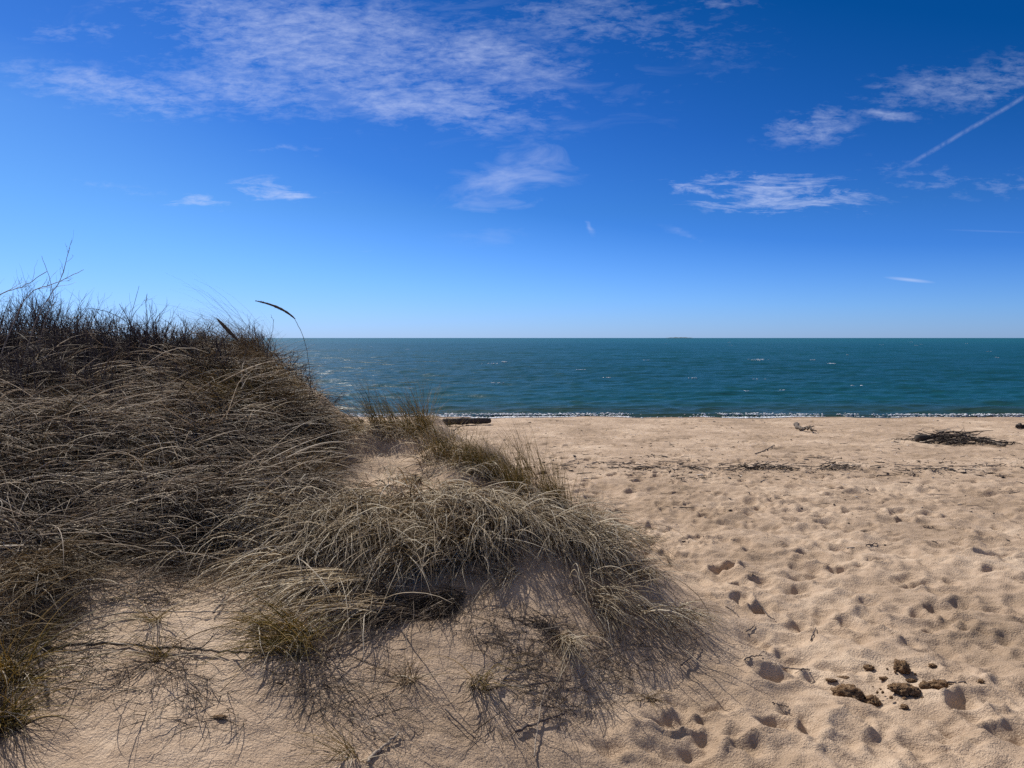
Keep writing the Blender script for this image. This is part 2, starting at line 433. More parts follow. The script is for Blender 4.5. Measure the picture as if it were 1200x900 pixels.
# low island on the horizon
isl, nt, out = material('far_land')
b = NB(nt); pos = b.n('ShaderNodeNewGeometry').outputs['Position']
cc = b.mix(b.noise(pos, .01, 3), (.035, .055, .05), (.06, .085, .075))
b.link(b.n('ShaderNodeBsdfPrincipled', {'Base Color': cc, 'Roughness': 1.0}).outputs[0], out.inputs[0])
dI = 9000.0
ix = np.linspace(0, 1, 60)
prof = (np.sin(np.pi * ix) ** .6) * (8 + 3.5 * perlin(ix * 9, ix * 0 + .3, 5)) + 1
X0 = (780 - 600) / FPX * dI; X1 = (812 - 600) / FPX * dI
V = []
for k in range(6):
    t = k / 5; hk = math.sin(math.pi * t)
    for i in range(60): V.append((X0 + (X1 - X0) * ix[i], dI + 260 * (t - .5), SEA - 3 + (prof[i] + 3) * hk))
idx = np.arange(360).reshape(6, 60)
F = np.stack([idx[:-1, :-1], idx[:-1, 1:], idx[1:, 1:], idx[1:, :-1]], -1).reshape(-1, 4)
o = link('far_island', new_mesh('far_island', np.array(V), F, mat=isl)); tag(o, 'low dark island on the horizon', kind='structure')

# ------------------------------------------------------------------ plant materials
def plant_mat(name, stops, rough=.5, trans=.33):
    m, nt, out = material(name); b = NB(nt)
    g = b.n('ShaderNodeNewGeometry')
    rnd = g.outputs['Random Per Island']
    c = b.ramp(rnd, stops)
    nz = b.noise(g.outputs['Position'], 60, 2, .6)
    c = b.mix(b.math('MULTIPLY', nz, .3), c, b.n('ShaderNodeMixRGB', {'Fac': 1.0, 'Color1': c, 'Color2': (.6, .55, .5, 1)}, blend_type='MULTIPLY').outputs[0])
    pr = b.n('ShaderNodeBsdfPrincipled', {'Base Color': c, 'Roughness': rough, 'Specular IOR Level': .35})
    if trans > 0:
        tr = b.n('ShaderNodeBsdfTranslucent', {'Color': c})
        mx = b.n('ShaderNodeMixShader', {0: trans, 1: pr.outputs[0], 2: tr.outputs[0]})
        b.link(mx.outputs[0], out.inputs[0])
    else: b.link(pr.outputs[0], out.inputs[0])
    return m

M_dead = plant_mat('dead_grass', [(0, (.16, .11, .07)), (.14, (.38, .29, .18)), (.34, (.62, .51, .36)), (.6, (.80, .70, .54)), (1, (.92, .85, .71))], rough=.55, trans=.48)
M_thatch = plant_mat('mixed_grey_thatch', [(0, (.035, .026, .018)), (.22, (.15, .11, .075)), (.45, (.36, .28, .20)), (.70, (.58, .48, .37)), (.88, (.72, .62, .49)), (1, (.86, .78, .66))], rough=.62, trans=.42)
M_dark = plant_mat('grey_dead_grass', [(0, (.045, .032, .022)), (.45, (.12, .088, .06)), (.8, (.26, .195, .14)), (1, (.56, .47, .37))])
M_green = plant_mat('olive_grass', [(0, (.10, .09, .022)), (.35, (.27, .21, .05)), (.65, (.44, .32, .085)), (.85, (.58, .44, .18)), (1, (.68, .57, .36))], trans=.55)
M_wiry = plant_mat('wiry_grass', [(0, (.08, .055, .024)), (.5, (.27, .18, .08)), (1, (.52, .39, .21))], trans=.45)
M_twig = plant_mat('bare_twig', [(0, (.035, .027, .028)), (.5, (.075, .058, .056)), (.9, (.14, .11, .10)), (1, (.24, .20, .18))], rough=.8, trans=0)
M_pale = plant_mat('pale_twig', [(0, (.16, .12, .09)), (1, (.42, .35, .28))], rough=.7, trans=0)
M_seed = plant_mat('dark_seed_head', [(0, (.07, .048, .03)), (1, (.18, .13, .08))], rough=.9, trans=0)

def wood_mat(name, c1, c2, c3):
    m, nt, out = material(name); b = NB(nt)
    co = b.n('ShaderNodeTexCoord').outputs['Object']
    mp = b.n('ShaderNodeMapping', {'Vector': co, 'Scale': (1.5, 18, 18)}).outputs[0]
    nz = b.noise(mp, 2.0, 5, .65); n2 = b.noise(co, 14, 4, .7)
    c = b.ramp(b.math('ADD', b.math('MULTIPLY', nz, .6), b.math('MULTIPLY', n2, .4)), [(.3, c1), (.5, c2), (.7, c3)])
    bp = b.n('ShaderNodeBump', {'Strength': .9, 'Distance': .02, 'Height': nz})
    b.link(b.n('ShaderNodeBsdfPrincipled', {'Base Color': c, 'Roughness': .9, 'Normal': bp.outputs[0]}).outputs[0], out.inputs[0])
    return m
M_wood = wood_mat('weathered_wood', (.05, .038, .03), (.11, .085, .065), (.24, .19, .15))
M_wood2 = wood_mat('dark_wood', (.022, .017, .014), (.05, .038, .03), (.10, .078, .06))

clodm, nt, out = material('crumbly_clod')
b = NB(nt); pos = b.n('ShaderNodeNewGeometry').outputs['Position']
nz = b.noise(pos, 55, 5, .7); n2 = b.noise(pos, 220, 3, .7)
c = b.ramp(b.math('ADD', b.math('MULTIPLY', nz, .55), b.math('MULTIPLY', n2, .45)), [(.36, (.07, .035, .016)), (.46, (.20, .11, .05)), (.56, (.36, .22, .11)), (.66, (.62, .46, .30))])
bp = b.n('ShaderNodeBump', {'Strength': 1.0, 'Distance': .012, 'Height': b.math('ADD', nz, n2)})
b.link(b.n('ShaderNodeBsdfPrincipled', {'Base Color': c, 'Roughness': .95, 'Normal': bp.outputs[0]}).outputs[0], out.inputs[0])

# ------------------------------------------------------------------ grass blade generator
def U(a, b, n): return RNG.uniform(a, b, n)

def blades(base, az, pitch, length, width, droop, curl, clear, nseg=6, follow=True, wob=.12):
    """ribbons that rise from base, lean along az and droop; never below the sand. Returns V,F"""
    n = len(base)
    p = base.copy().astype(float)
    pts = [p.copy()]
    a = az.copy(); ph = pitch.copy()
    step = length / nseg
    for s in range(nseg):
        d = np.stack([np.sin(a) * np.cos(ph), np.cos(a) * np.cos(ph), np.sin(ph)], 1)
        p = p + d * step[:, None]
        if follow:
            g = hgt(p[:, 0], p[:, 1]) + clear
            under = p[:, 2] < g
            p[:, 2] = np.where(under, g, p[:, 2])
            ph = np.where(under, np.maximum(ph, -.25), ph)
        ph = np.maximum(ph - droop / nseg * (0.4 + 1.2 * s / nseg), -1.45)
        a = a + curl / nseg + RNG.normal(0, wob, n)
        pts.append(p.copy())
    Pt = np.stack(pts, 1)                       # n, nseg+1, 3
    T = np.gradient(Pt, axis=1); T /= np.linalg.norm(T, axis=2, keepdims=True) + 1e-9
    rv = RNG.normal(size=(n, 1, 3))
    side = np.cross(T, np.broadcast_to(rv, T.shape)); side /= np.linalg.norm(side, axis=2, keepdims=True) + 1e-9
    nrm = np.cross(T, side)
    t = np.linspace(0, 1, nseg + 1)
    w = width[:, None] * (1 - .85 * t[None] ** 1.6) * .5
    # closed triangular section: real thickness
    A = Pt + side * w[..., None]
    B = Pt - side * w[..., None]
    Cc = Pt + nrm * (w * .55)[..., None]
    V = np.stack([A, B, Cc], 2)                 # n, s, 3, 3
    base_i = (np.arange(n) * (nseg + 1) * 3)[:, None, None]
    si = (np.arange(nseg) * 3)[None, :, None]
    quads = []
    for i, j in ((0, 1), (1, 2), (2, 0)):
        quads.append(np.stack([base_i + si + i, base_i + si + j, base_i + si + 3 + j, base_i + si + 3 + i], -1))
    F = np.concatenate([q.reshape(-1, 4) for q in quads])
    return V.reshape(-1, 3), F

class Acc:
    def __init__(s): s.V = []; s.F = []; s.n = 0
    def add(s, V, F):
        s.V.append(V); s.F.append(F + s.n); s.n += len(V)
    def build(s, name, mat, parent=None, loc=None, smooth=True):
        V = np.concatenate(s.V); F = np.concatenate(s.F)
        if loc is not None: V = V - np.array(loc)[None]
        return link(name, new_mesh(name, V, F, mat=mat, smooth=smooth), parent, loc if parent is None else None)

def ell(cx, cy, rx, ry, n, rot=0.0, gauss=False):
    r = np.sqrt(RNG.random(n)); t = U(0, 2 * np.pi, n)
    if gauss: r = np.abs(RNG.normal(0, .55, n))
    a = r * np.cos(t) * rx; b_ = r * np.sin(t) * ry
    c_, s_ = math.cos(rot), math.sin(rot)
    return cx + a * c_ - b_ * s_, cy + a * s_ + b_ * c_

def patch(px, py):
    p, ok = ground_at(px, py)
    ok &= (p[:, 1] < 8.5)
    return p[ok]

D = np.pi / 180
# azimuth: 0 = away from the camera, +90 = right, 180 = towards the camera, -90 = left

# ---- 1. matted dead grass over the tall left dune (stuff)
acc = Acc()
WK = 1.5
NK = .55
def mat_patch(acc, ellp, n, az0, azs, L, pitch=(0, 25), clear=(.0, .10), w=(.0022, .0045), droop=(.3, 1.1), curl=.8, lift=.08, nseg=7, both=False, lock=0, lockr=.03, gap=-.10, az2=45):
    n = int(n * NK)
    px, py = ell(*ellp[:4], n, ellp[4] if len(ellp) > 4 else 0)
    B = patch(px, py); m = len(B)
    if m == 0: return
    f_ = fbm(B[:, 0] * 2.7 + 3, B[:, 1] * 2.7, 61, 2) + RNG.normal(0, .10, m)
    B = B[f_ > gap]; m = len(B)
    if m < 3: return
    lid = None
    if lock:
        nl = max(1, m // lock); C_ = B[RNG.integers(0, m, nl)]
        lid = RNG.integers(0, nl, m); B = C_[lid].copy()
        B[:, :2] += RNG.normal(0, lockr, (m, 2)); B[:, 2] = hgt(B[:, 0], B[:, 1])
    cl = U(*clear, m) ** 1.0
    # clumpy azimuth from low-frequency noise so the thatch reads as swept locks
    an = az0 + azs * 1.6 * perlin(B[:, 0] * 2.2, B[:, 1] * 2.2, 7) + az2 * perlin(B[:, 0] * 5.5, B[:, 1] * 5.5, 9) + RNG.normal(0, azs * .6, m)
    if lock:
        la = RNG.normal(0, azs, nl); lf = np.where(RNG.random(nl) < .5, 180, 0) if both else np.zeros(nl)
        an = az0 + azs * .8 * perlin(B[:, 0] * 2.2, B[:, 1] * 2.2, 7) + la[lid] + lf[lid] + RNG.normal(0, 19, m)
        cl = (U(clear[0], clear[1], nl))[lid] * U(.6, 1.1, m)
    elif both: an = an + np.where(RNG.random(m) < .5, 180, 0)
    B[:, 2] += cl * U(0, 1, m) + U(-.01, lift, m) * 0.5
    V, F = blades(B, an * D, U(*pitch, m) * D, U(*L, m), U(*w, m) * WK, U(*droop, m), RNG.normal(0, curl * .6, m), cl, nseg, wob=.05)
    acc.add(V, F)
mat_patch(acc, (110, 520, 200, 130), 4500, 80, 28, (.25, .65), both=True)
mat_patch(acc, (120, 530, 210, 130), 3000, 80, 34, (.3, .7), both=True, lock=9, lockr=.05, clear=(.03, .15), pitch=(5, 35), w=(.0028, .005))
mat_patch(acc, (200, 485, 130, 70), 3300, 95, 35, (.2, .5), both=True)
mat_patch(acc, (60, 470, 120, 70), 2200, 90, 30, (.3, .7), both=True)
mat_patch(acc, (160, 590, 190, 62), 4200, 105, 38, (.25, .6), clear=(0, .12), both=True, lock=16, lockr=.05)
mat_patch(acc, (40, 620, 80, 50), 1300, 100, 30, (.25, .5), both=True)
mat_patch(acc, (295, 575, 60, 50), 1300, 150, 35, (.2, .45))
mat_patch(acc, (318, 530, 30, 40), 500, 140, 40, (.2, .45))
# coarse bleached single blades thrown over everything
for args in (((120, 530, 200, 120), 330, 80, 70, (.25, .7)), ((60, 480, 120, 60), 120, 90, 60, (.3, .7)), ((240, 560, 130, 60), 170, 120, 60, (.2, .5))):
    mat_patch(acc, args[0], int(args[1] / NK), args[2], args[3], args[4], pitch=(0, 55), clear=(.02, .16), w=(.0035, .0052), droop=(.8, 2.4), both=True, gap=-9)
o = acc.build('dead_grass_thatch', M_thatch)
WK = 1.25; NK = .8
tag(o, 'matted thatch of pale dead grass over the left dune', 'dead grass', kind='stuff')

acc = Acc()
mat_patch(acc, (130, 520, 220, 120), 5200, 80, 60, (.15, .45), clear=(0, .05), both=True, w=(.002, .005))
mat_patch(acc, (250, 470, 150, 70), 3200, 80, 60, (.12, .4), clear=(0, .05), both=True)
mat_patch(acc, (140, 610, 190, 50), 2600, 80, 60, (.15, .4), clear=(0, .03), both=True)
mat_patch(acc, (150, 430, 200, 26), 3800, 80, 60, (.15, .4), pitch=(0, 50), clear=(0, .08), both=True)
mat_patch(acc, (330, 480, 45, 70), 1700, 120, 70, (.15, .35), clear=(0, .08))
mat_patch(acc, (100, 670, 120, 40), 900, 90, 50, (.1, .35), clear=(0, .01), both=True, w=(.0015, .003))
# behind the crest, seen from a step aside
bx = U(-7.5, -1.8, 5200); by = U(2.6, 8.6, 5200)
k = (dune_res(bx, by) > .9) & ((by > 5.6) | (bx < -3.2)); bx = bx[k]; by = by[k]
B = np.stack([bx, by, hgt(bx, by)], 1); m = len(B)
V, F = blades(B, U(-180, 180, m) * D, U(0, 50, m) * D, U(.2, .5, m), U(.002, .0045, m), U(.3, 1.2, m), RNG.normal(0, .6, m), U(0, .06, m))
acc.add(V, F)
o = acc.build('grey_grass_litter', M_dark)
tag(o, 'dark grey-brown grass litter under the thatch of the left dune', 'grass litter', kind='stuff')

WK = 1.5; NK = .42
acc = Acc()
for e_, n_ in (((300, 455, 75, 45), 2600), ((330, 500, 45, 50), 2200), ((230, 480, 90, 40), 1500), ((345, 560, 26, 40), 700), ((90, 560, 90, 60), 500), ((200, 540, 90, 50), 600)):
    mat_patch(acc, e_, n_, 110, 55, (.12, .4), pitch=(0, 60), clear=(0, .10), w=(.0018, .0034), droop=(.5, 1.8), both=True, gap=-.3)
o = acc.build('wiry_brown_grass', M_wiry)
tag(o, 'rust brown wiry grass over the right brow of the left dune', 'grass', kind='stuff')
WK = 1.5; NK = .42
# ---- 2. straw draped over the middle mound (stuff)
acc = Acc()
for (cx, cy, rx, ry, n, a0, sp, L) in (
    (430, 600, 80, 36, 2600, 182, 28, (.15, .38)), (392, 606, 40, 34, 900, 190, 26, (.15, .38)),
    (330, 650, 45, 45, 500, 215, 25, (.15, .35)), (400, 650, 60, 40, 1200, 205, 25, (.2, .4)),
    (520, 604, 75, 34, 2300, 178, 30, (.15, .34)), (500, 650, 70, 45, 2000, 215, 22, (.2, .45)),
    (440, 680, 55, 40, 1300, 225, 20, (.2, .45)), (600, 600, 45, 35, 1300, 165, 35, (.15, .35)),
    (650, 620, 50, 35, 1500, 165, 30, (.18, .42)), (700, 650, 35, 30, 900, 155, 25, (.2, .42)),
    (690, 690, 30, 28, 350, 160, 20, (.15, .35)), (745, 690, 30, 22, 360, 145, 22, (.2, .4)), (775, 720, 24, 18, 120, 142, 20, (.15, .30)),
    (560, 562, 45, 15, 500, 190, 45, (.1, .28)), (480, 566, 40, 10, 260, 190, 50, (.1, .25)),
    (620, 660, 25, 25, 260, 200, 25, (.15, .35)), (730, 640, 26, 30, 500, 140, 25, (.12, .3))):
    L = (L[0] * 1.25, L[1] * 1.45) if cx < 660 else L
    n = int(n * (1 if cx < 660 else .6))
    mat_patch(acc, (cx, cy, rx, ry), n, a0, sp * .62, L, pitch=(-12, 12) if cx >= 600 else (-8, 26), clear=(0, .016 if cx > 600 else .035), w=(.0026, .0052), droop=(.6, 1.6), curl=.4, lift=.03, lock=22, lockr=.02, gap=-.12, az2=10)
for e_, n_, a_ in (((420, 600, 90, 40), 300, 190), ((520, 615, 80, 45), 260, 190), ((640, 615, 70, 35), 240, 170), ((700, 660, 40, 40), 90, 155), ((740, 700, 40, 35), 45, 150), ((350, 625, 60, 50), 160, 210)):
    mat_patch(acc, e_, int(n_ / NK), a_, 22, (.25, .6), pitch=(-10, 40), clear=(.005, .05), w=(.0032, .0050), droop=(1.0, 2.6), gap=-.5, az2=10)
o = acc.build('draped_straw', M_dead)
WK = 1.2; NK = .6
tag(o, 'pale dead straw draped down the face of the middle mound', 'dead grass', kind='stuff')
acc = Acc()
for (cx, cy, rx, ry, n, a0, sp, L) in (
    (470, 632, 140, 62, 2600, 190, 60, (.08, .28)), (620, 610, 110, 50, 2000, 165, 60, (.08, .25)), (470, 700, 60, 30, 1500, 225, 25, (.15, .35)),
    (510, 690, 40, 35, 1300, 222, 20, (.15, .4)), (700, 660, 50, 40, 500, 155, 50, (.06, .2)), (450, 560, 60, 14, 260, 100, 60, (.05, .15))):
    mat_patch(acc, (cx, cy, rx, ry), n, a0, sp, L, pitch=(0, 25), clear=(0, .02), w=(.0018, .004), droop=(.5, 1.2), curl=.7, lift=.01)
# sparse litter lying on bare sand of the foreground
for (cx, cy, rx, ry, n, a0, sp, L) in (
    (200, 760, 210, 60, 1100, 200, 90, (.06, .3)), (500, 800, 180, 70, 850, 200, 80, (.06, .35)), (250, 800, 170, 60, 420, 210, 60, (.08, .35)),
    (730, 740, 90, 60, 640, 160, 60, (.05, .3)), (640, 790, 110, 70, 750, 190, 70, (.06, .35)), (300, 690, 130, 32, 600, 235, 40, (.08, .3)), (560, 740, 60, 50, 380, 195, 30, (.1, .3)), (60, 740, 70, 60, 420, 190, 70, (.1, .4)), (20, 800, 40, 60, 260, 180, 50, (.1, .35))):
    mat_patch(acc, (cx, cy, rx, ry), n, a0, sp, L, pitch=(0, 45), clear=(0, .006), w=(.0012, .0028), droop=(.6, 1.9), curl=1.6, lift=.0, gap=-.1)
o = acc.build('fallen_grass_litter', M_dark)
tag(o, 'loose brown grass stems scattered over the bare sand of the mound', 'grass litter', kind='stuff')

# ---- 3. individual tussocks
TG = 'beach grass tussocks on the dune'
def tussock(px, py, label, n=160, L=(.25, .5), az0=-90, azs=60, pitch=(45, 85), droop=(.4, 1.2), w=(.0015, .003), rad=.06, mat=None,
            skirt=60, skirt_az=180, skirt_s=60, skirt_L=(.12, .35), base=None, mat2=None, wob=.05, name='grass_tussock', clear=(0, .01)):
    c0 = G(px, py)
    while c0.y > 7.5: py += 2; c0 = G(px, py)
    root = empty(name, c0); tag(root, label, 'grass tussock', TG)
    c0 = np.array(c0); skirt = int(skirt * .6)
    th = U(0, 6.28, n); rr = rad * np.sqrt(RNG.random(n))
    B = np.stack([c0[0] + rr * np.cos(th), c0[1] + rr * np.sin(th)], 1)
    B = np.concatenate([B, (hgt(B[:, 0], B[:, 1]) - .008)[:, None]], 1)
    V, F = blades(B, (az0 + RNG.normal(0, azs, n)) * D, U(*pitch, n) * D, U(*L, n) * 1.12, U(*w, n) * 1.05, U(*droop, n), RNG.normal(0, .3, n), U(*clear, n), 7, wob=wob)
    a = Acc(); a.add(V - c0[None], F)
    a.build('green_blades' if mat in (None, M_green) else 'blades', mat or M_green, root)
    if skirt:
        n = skirt
        th = U(0, 6.28, n); rr = rad * 1.3 * np.sqrt(RNG.random(n))
        B = np.stack([c0[0] + rr * np.cos(th), c0[1] + rr * np.sin(th)], 1)
        B = np.concatenate([B, (hgt(B[:, 0], B[:, 1]))[:, None]], 1)
        V, F = blades(B, (skirt_az + RNG.normal(0, skirt_s, n)) * D, U(0, 40, n) * D, U(*skirt_L, n), U(.003, .006, n), U(1, 2.2, n), RNG.normal(0, .6, n), U(0, .02, n), 7)
        a = Acc(); a.add(V - c0[None], F)
        a.build('dead_blades', mat2 or M_dead, root)
    return root

# ridge line tussocks, from the shore end of the saddle down the crest of the mound
tussock(452, 506, 'upright green tussock at the head of the mound against the sea', 150, (.20, .42), -70, 30, (40, 80), (.2, .9), rad=.10, skirt=220, skirt_L=(.12, .3))
tussock(476, 502, 'broad olive tussock between the head of the mound and the driftwood', 120, (.16, .36), -70, 40, (32, 76), (.3, 1.0), rad=.13, skirt=200, skirt_L=(.12, .3))
tussock(492, 508, 'olive tussock just left of the black driftwood log', 200, (.16, .42), -50, 40, (45, 82), (.2, .9), rad=.10, skirt=120)
tussock(418, 508, 'thin tussock in the sandy saddle beside the left dune', 90, (.15, .36), -60, 50, (30, 70), (.4, 1.1), rad=.07, skirt=120)
tussock(515, 530, 'olive tussock below the black driftwood log', 220, (.12, .30), -40, 60, (40, 82), (.3, 1.0), rad=.11, skirt=120)
tussock(548, 545, 'brownish tussock on the mound crest below the log end', 220, (.12, .30), -30, 60, (35, 82), (.3, 1.1), rad=.12, skirt=110)
tussock(578, 556, 'short olive tussock midway down the mound crest', 170, (.12, .28), -40, 60, (40, 82), (.3, 1.0), rad=.10, skirt=110)
tussock(610, 578, 'stout olive tussock on the right shoulder of the mound', 200, (.14, .38), -60, 45, (50, 85), (.2, .9), rad=.085, skirt=150)
tussock(632, 572, 'sparse tussock with tall thin stalks behind the mound shoulder', 60, (.2, .5), -60, 35, (55, 85), (.2, .8), rad=.08, skirt=50)
tussock(657, 596, 'upright brown tussock where the mound meets the beach', 190, (.14, .38), -50, 45, (50, 85), (.2, .9), rad=.08, skirt=140)
tussock(688, 618, 'small grey tussock low on the right rim of the mound', 90, (.10, .26), -20, 70, (35, 80), (.4, 1.3), rad=.07, skirt=180, mat=M_wiry, skirt_az=160)
tussock(712, 640, 'drooping grey tussock on the right rim above the draped straw', 70, (.10, .24), 0, 80, (30, 75), (.4, 1.5), rad=.06, skirt=130, mat=M_wiry, skirt_az=150, skirt_L=(.2, .45))
tussock(742, 672, 'lowest grey tussock of the mound rim, straw trailing to the right', 40, (.10, .24), 40, 80, (30, 75), (.4, 1.5), rad=.05, skirt=110, mat=M_wiry, skirt_az=140, skirt_s=25, skirt_L=(.15, .36))
tussock(590, 600, 'pale straw tussock in the middle of the mound face', 60, (.12, .25), 150, 60, (10, 60), (.8, 1.8), rad=.05, skirt=260, mat=M_wiry, skirt_az=170, skirt_s=50, skirt_L=(.2, .45))
tussock(548, 630, 'large tussock on the mound face sweeping down to the left', 230, (.3, .58), -135, 20, (5, 45), (.7, 1.6), rad=.13, mat=M_wiry, skirt=300, skirt_az=-140, skirt_s=22, skirt_L=(.3, .55), clear=(0, .07))
tussock(500, 650, 'brown tussock sweeping left below the mound top', 180, (.28, .50), -135, 22, (5, 45), (.7, 1.6), rad=.12, mat=M_wiry, skirt=220, skirt_az=-140, skirt_s=24, skirt_L=(.25, .45), clear=(0, .06))
tussock(430, 600, 'pale straw tussock at the left end of the mound', 60, (.12, .3), 200, 60, (10, 70), (.8, 1.8), rad=.08, skirt=300, mat=M_green, skirt_az=195, skirt_s=35, skirt_L=(.2, .42))
tussock(385, 612, 'bleached straw tussock between the left dune and the mound', 40, (.12, .3), 200, 60, (10, 60), (.8, 1.8), rad=.08, skirt=260, mat=M_green, skirt_az=200, skirt_s=30, skirt_L=(.2, .42))
tussock(640, 625, 'straw tussock under the upright tussocks of the mound shoulder', 30, (.1, .25), 150, 60, (10, 60), (.8, 1.8), rad=.08, skirt=280, mat=M_wiry, skirt_az=165, skirt_s=35, skirt_L=(.2, .42))
tussock(350, 752, 'low olive tussock in front of the mound casting combed shadows', 260, (.14, .34), -150, 60, (12, 62), (.7, 1.6), rad=.09, skirt=60, skirt_L=(.15, .32))
tussock(186, 772, 'tiny tuft of thin blades below the long fallen branch', 50, (.10, .26), 180, 80, (20, 70), (.8, 2.0), rad=.02, skirt=16, skirt_L=(.2, .45), w=(.0012, .0022))
tussock(182, 728, 'small tuft of thin blades above the long fallen branch', 50, (.10, .26), 180, 90, (10, 60), (.8, 2.0), rad=.02, skirt=20, w=(.0012, .0022))
tussock(310, 730, 'sparse brown tuft left of the low olive tussock', 60, (.08, .22), 180, 80, (10, 60), (.8, 2.0), rad=.035, skirt=20, w=(.0012, .0022))
tussock(10, 795, 'olive tussock cut by the left edge of the view', 150, (.15, .38), 150, 60, (15, 75), (.6, 1.6), rad=.06, skirt=90, skirt_L=(.12, .3))
tussock(20, 672, 'overhanging brown tussock above the dark hollow at the left edge', 260, (.18, .4), 110, 50, (5, 50), (.7, 1.6), rad=.12, mat=M_wiry, skirt=120, skirt_az=120, skirt_s=40)
tussock(44, 700, 'rusty stemmed tuft hanging below the left dune', 40, (.15, .3), 120, 50, (-10, 50), (.6, 1.6), rad=.025, mat=M_wiry, skirt=40)
tussock(128, 650, 'green tussock under the lower edge of the thatch', 120, (.12, .28), -20, 50, (45, 85), (.4, 1.2), rad=.04, skirt=60)
tussock(245, 610, 'dark green tussock half buried in the thatch', 160, (.12, .28), 0, 60, (40, 85), (.4, 1.2), rad=.06, skirt=220, skirt_az=-110, skirt_s=35, skirt_L=(.25, .55))
tussock(478, 798, 'small dark knotted tuft with a straight stick', 50, (.06, .18), 180, 90, (20, 80), (1.2, 3.0), rad=.03, mat=M_wiry, skirt=20, skirt_L=(.08, .2))
tussock(560, 800, 'bent tuft curling over beside the knotted tuft', 40, (.15, .34), 150, 40, (20, 60), (1.0, 2.2), rad=.035, skirt=40, skirt_az=165, skirt_s=25, skirt_L=(.2, .4), mat2=M_dark)
tussock(412, 886, 'sparse tuft at the bottom edge of the view', 36, (.12, .26), -80, 60, (15, 60), (.6, 1.4), rad=.03, skirt=12, w=(.0012, .0022))
tussock(664, 752, 'thick bundle of bleached blades hanging down the sand', 10, (.1, .2), 170, 40, (10, 50), (.6, 1.4), rad=.03, mat=M_wiry, skirt=120, skirt_az=172, skirt_s=9, skirt_L=(.2, .42))
tussock(640, 735, 'dark tangled root clump on the mound face', 60, (.05, .14), 180, 120, (0, 80), (1.2, 3.5), rad=.045, mat=M_twig, skirt=30, skirt_L=(.05, .15), mat2=M_dark, w=(.002, .005))
tussock(760, 820, 'small black tuft near the foot of the mound', 26, (.06, .16), 170, 70, (10, 70), (.8, 2.0), rad=.02, mat=M_wiry, skirt=14, skirt_L=(.1, .2), mat2=M_dark)
tussock(786, 662, 'tiny two bladed sprig at the toe of the rim', 14, (.06, .22), -30, 50, (40, 85), (.2, 1.2), rad=.015, mat=M_wiry, skirt=0, w=(.0015, .003))
tussock(800, 720, 'straw fan pointing down to the first footprints', 16, (.1, .25), 130, 40, (10, 40), (.6, 1.4), rad=.04, mat=M_wiry, skirt=70, skirt_az=138, skirt_s=22, skirt_L=(.15, .38))
tussock(700, 700, 'hanging straw lock right of the dark root clump', 16, (.1, .25), 160, 40, (10, 40), (.6, 1.4), rad=.05, mat=M_wiry, skirt=90, skirt_az=160, skirt_s=18, skirt_L=(.18, .40))

tussock(-8, 745, 'dark shaggy tussock hanging into the lower left hollow', 200, (.2, .42), 110, 45, (5, 60), (.7, 1.8), rad=.12, mat=M_wiry, skirt=200, skirt_az=130, skirt_s=50, mat2=M_dark)
tussock(70, 668, 'brown tussock on the lip above the lower left hollow', 170, (.15, .35), 120, 60, (0, 50), (.7, 1.8), rad=.12, mat=M_wiry, skirt=160, skirt_az=150, skirt_s=60)
tussock(5, 850, 'lowest olive tussock at the left edge of the view', 110, (.12, .30), 140, 60, (15, 75), (.6, 1.8), rad=.05, skirt=90, skirt_L=(.12, .3), mat2=M_dark)
tussock(250, 650, 'shaggy tussock over the dark hollow at the foot of the thatch', 200, (.2, .45), -120, 35, (5, 45), (.5, 1.5), rad=.12, mat=M_wiry, skirt=200, skirt_az=-110, skirt_s=40, skirt_L=(.3, .6))
for px, py, az_, lab in ((362, 512, 150, 'shaggy dark tussock spilling off the right end of the left dune, upper'), (372, 538, 150, 'shaggy dark tussock spilling off the right end of the left dune, middle'),
        (366, 566, 160, 'shaggy dark tussock spilling off the right end of the left dune, lowest'), (345, 540, 170, 'bleached straw fan hanging over the right end of the left dune')):
    tussock(px, py, lab, 200, (.16, .36), -20, 70, (15, 75), (.5, 1.8), rad=.10, mat=M_wiry, skirt=300, skirt_az=az_, skirt_s=35, skirt_L=(.2, .45), mat2=M_dead if px == 345 else M_thatch)
for px, py, lab in ((110, 470, 'upright rust tussock in front of the shrub thicket'), (175, 490, 'rust tussock in the upper middle of the thatch'), (240, 500, 'rust tussock right of the middle of the thatch'),
        (60, 515, 'brown tussock in the left part of the thatch'), (285, 530, 'rust tussock low on the right part of the thatch'), (125, 540, 'brown tussock halfway down the thatch'), (215, 575, 'rust tussock above the dark hollow of the thatch'), (20, 590, 'brown tussock at the left edge above the hollow')):
    tussock(px, py, lab, 150, (.14, .34), -40, 70, (30, 85), (.4, 1.6), rad=.11, mat=M_wiry, skirt=90, skirt_L=(.15, .4), skirt_s=90, mat2=M_thatch)
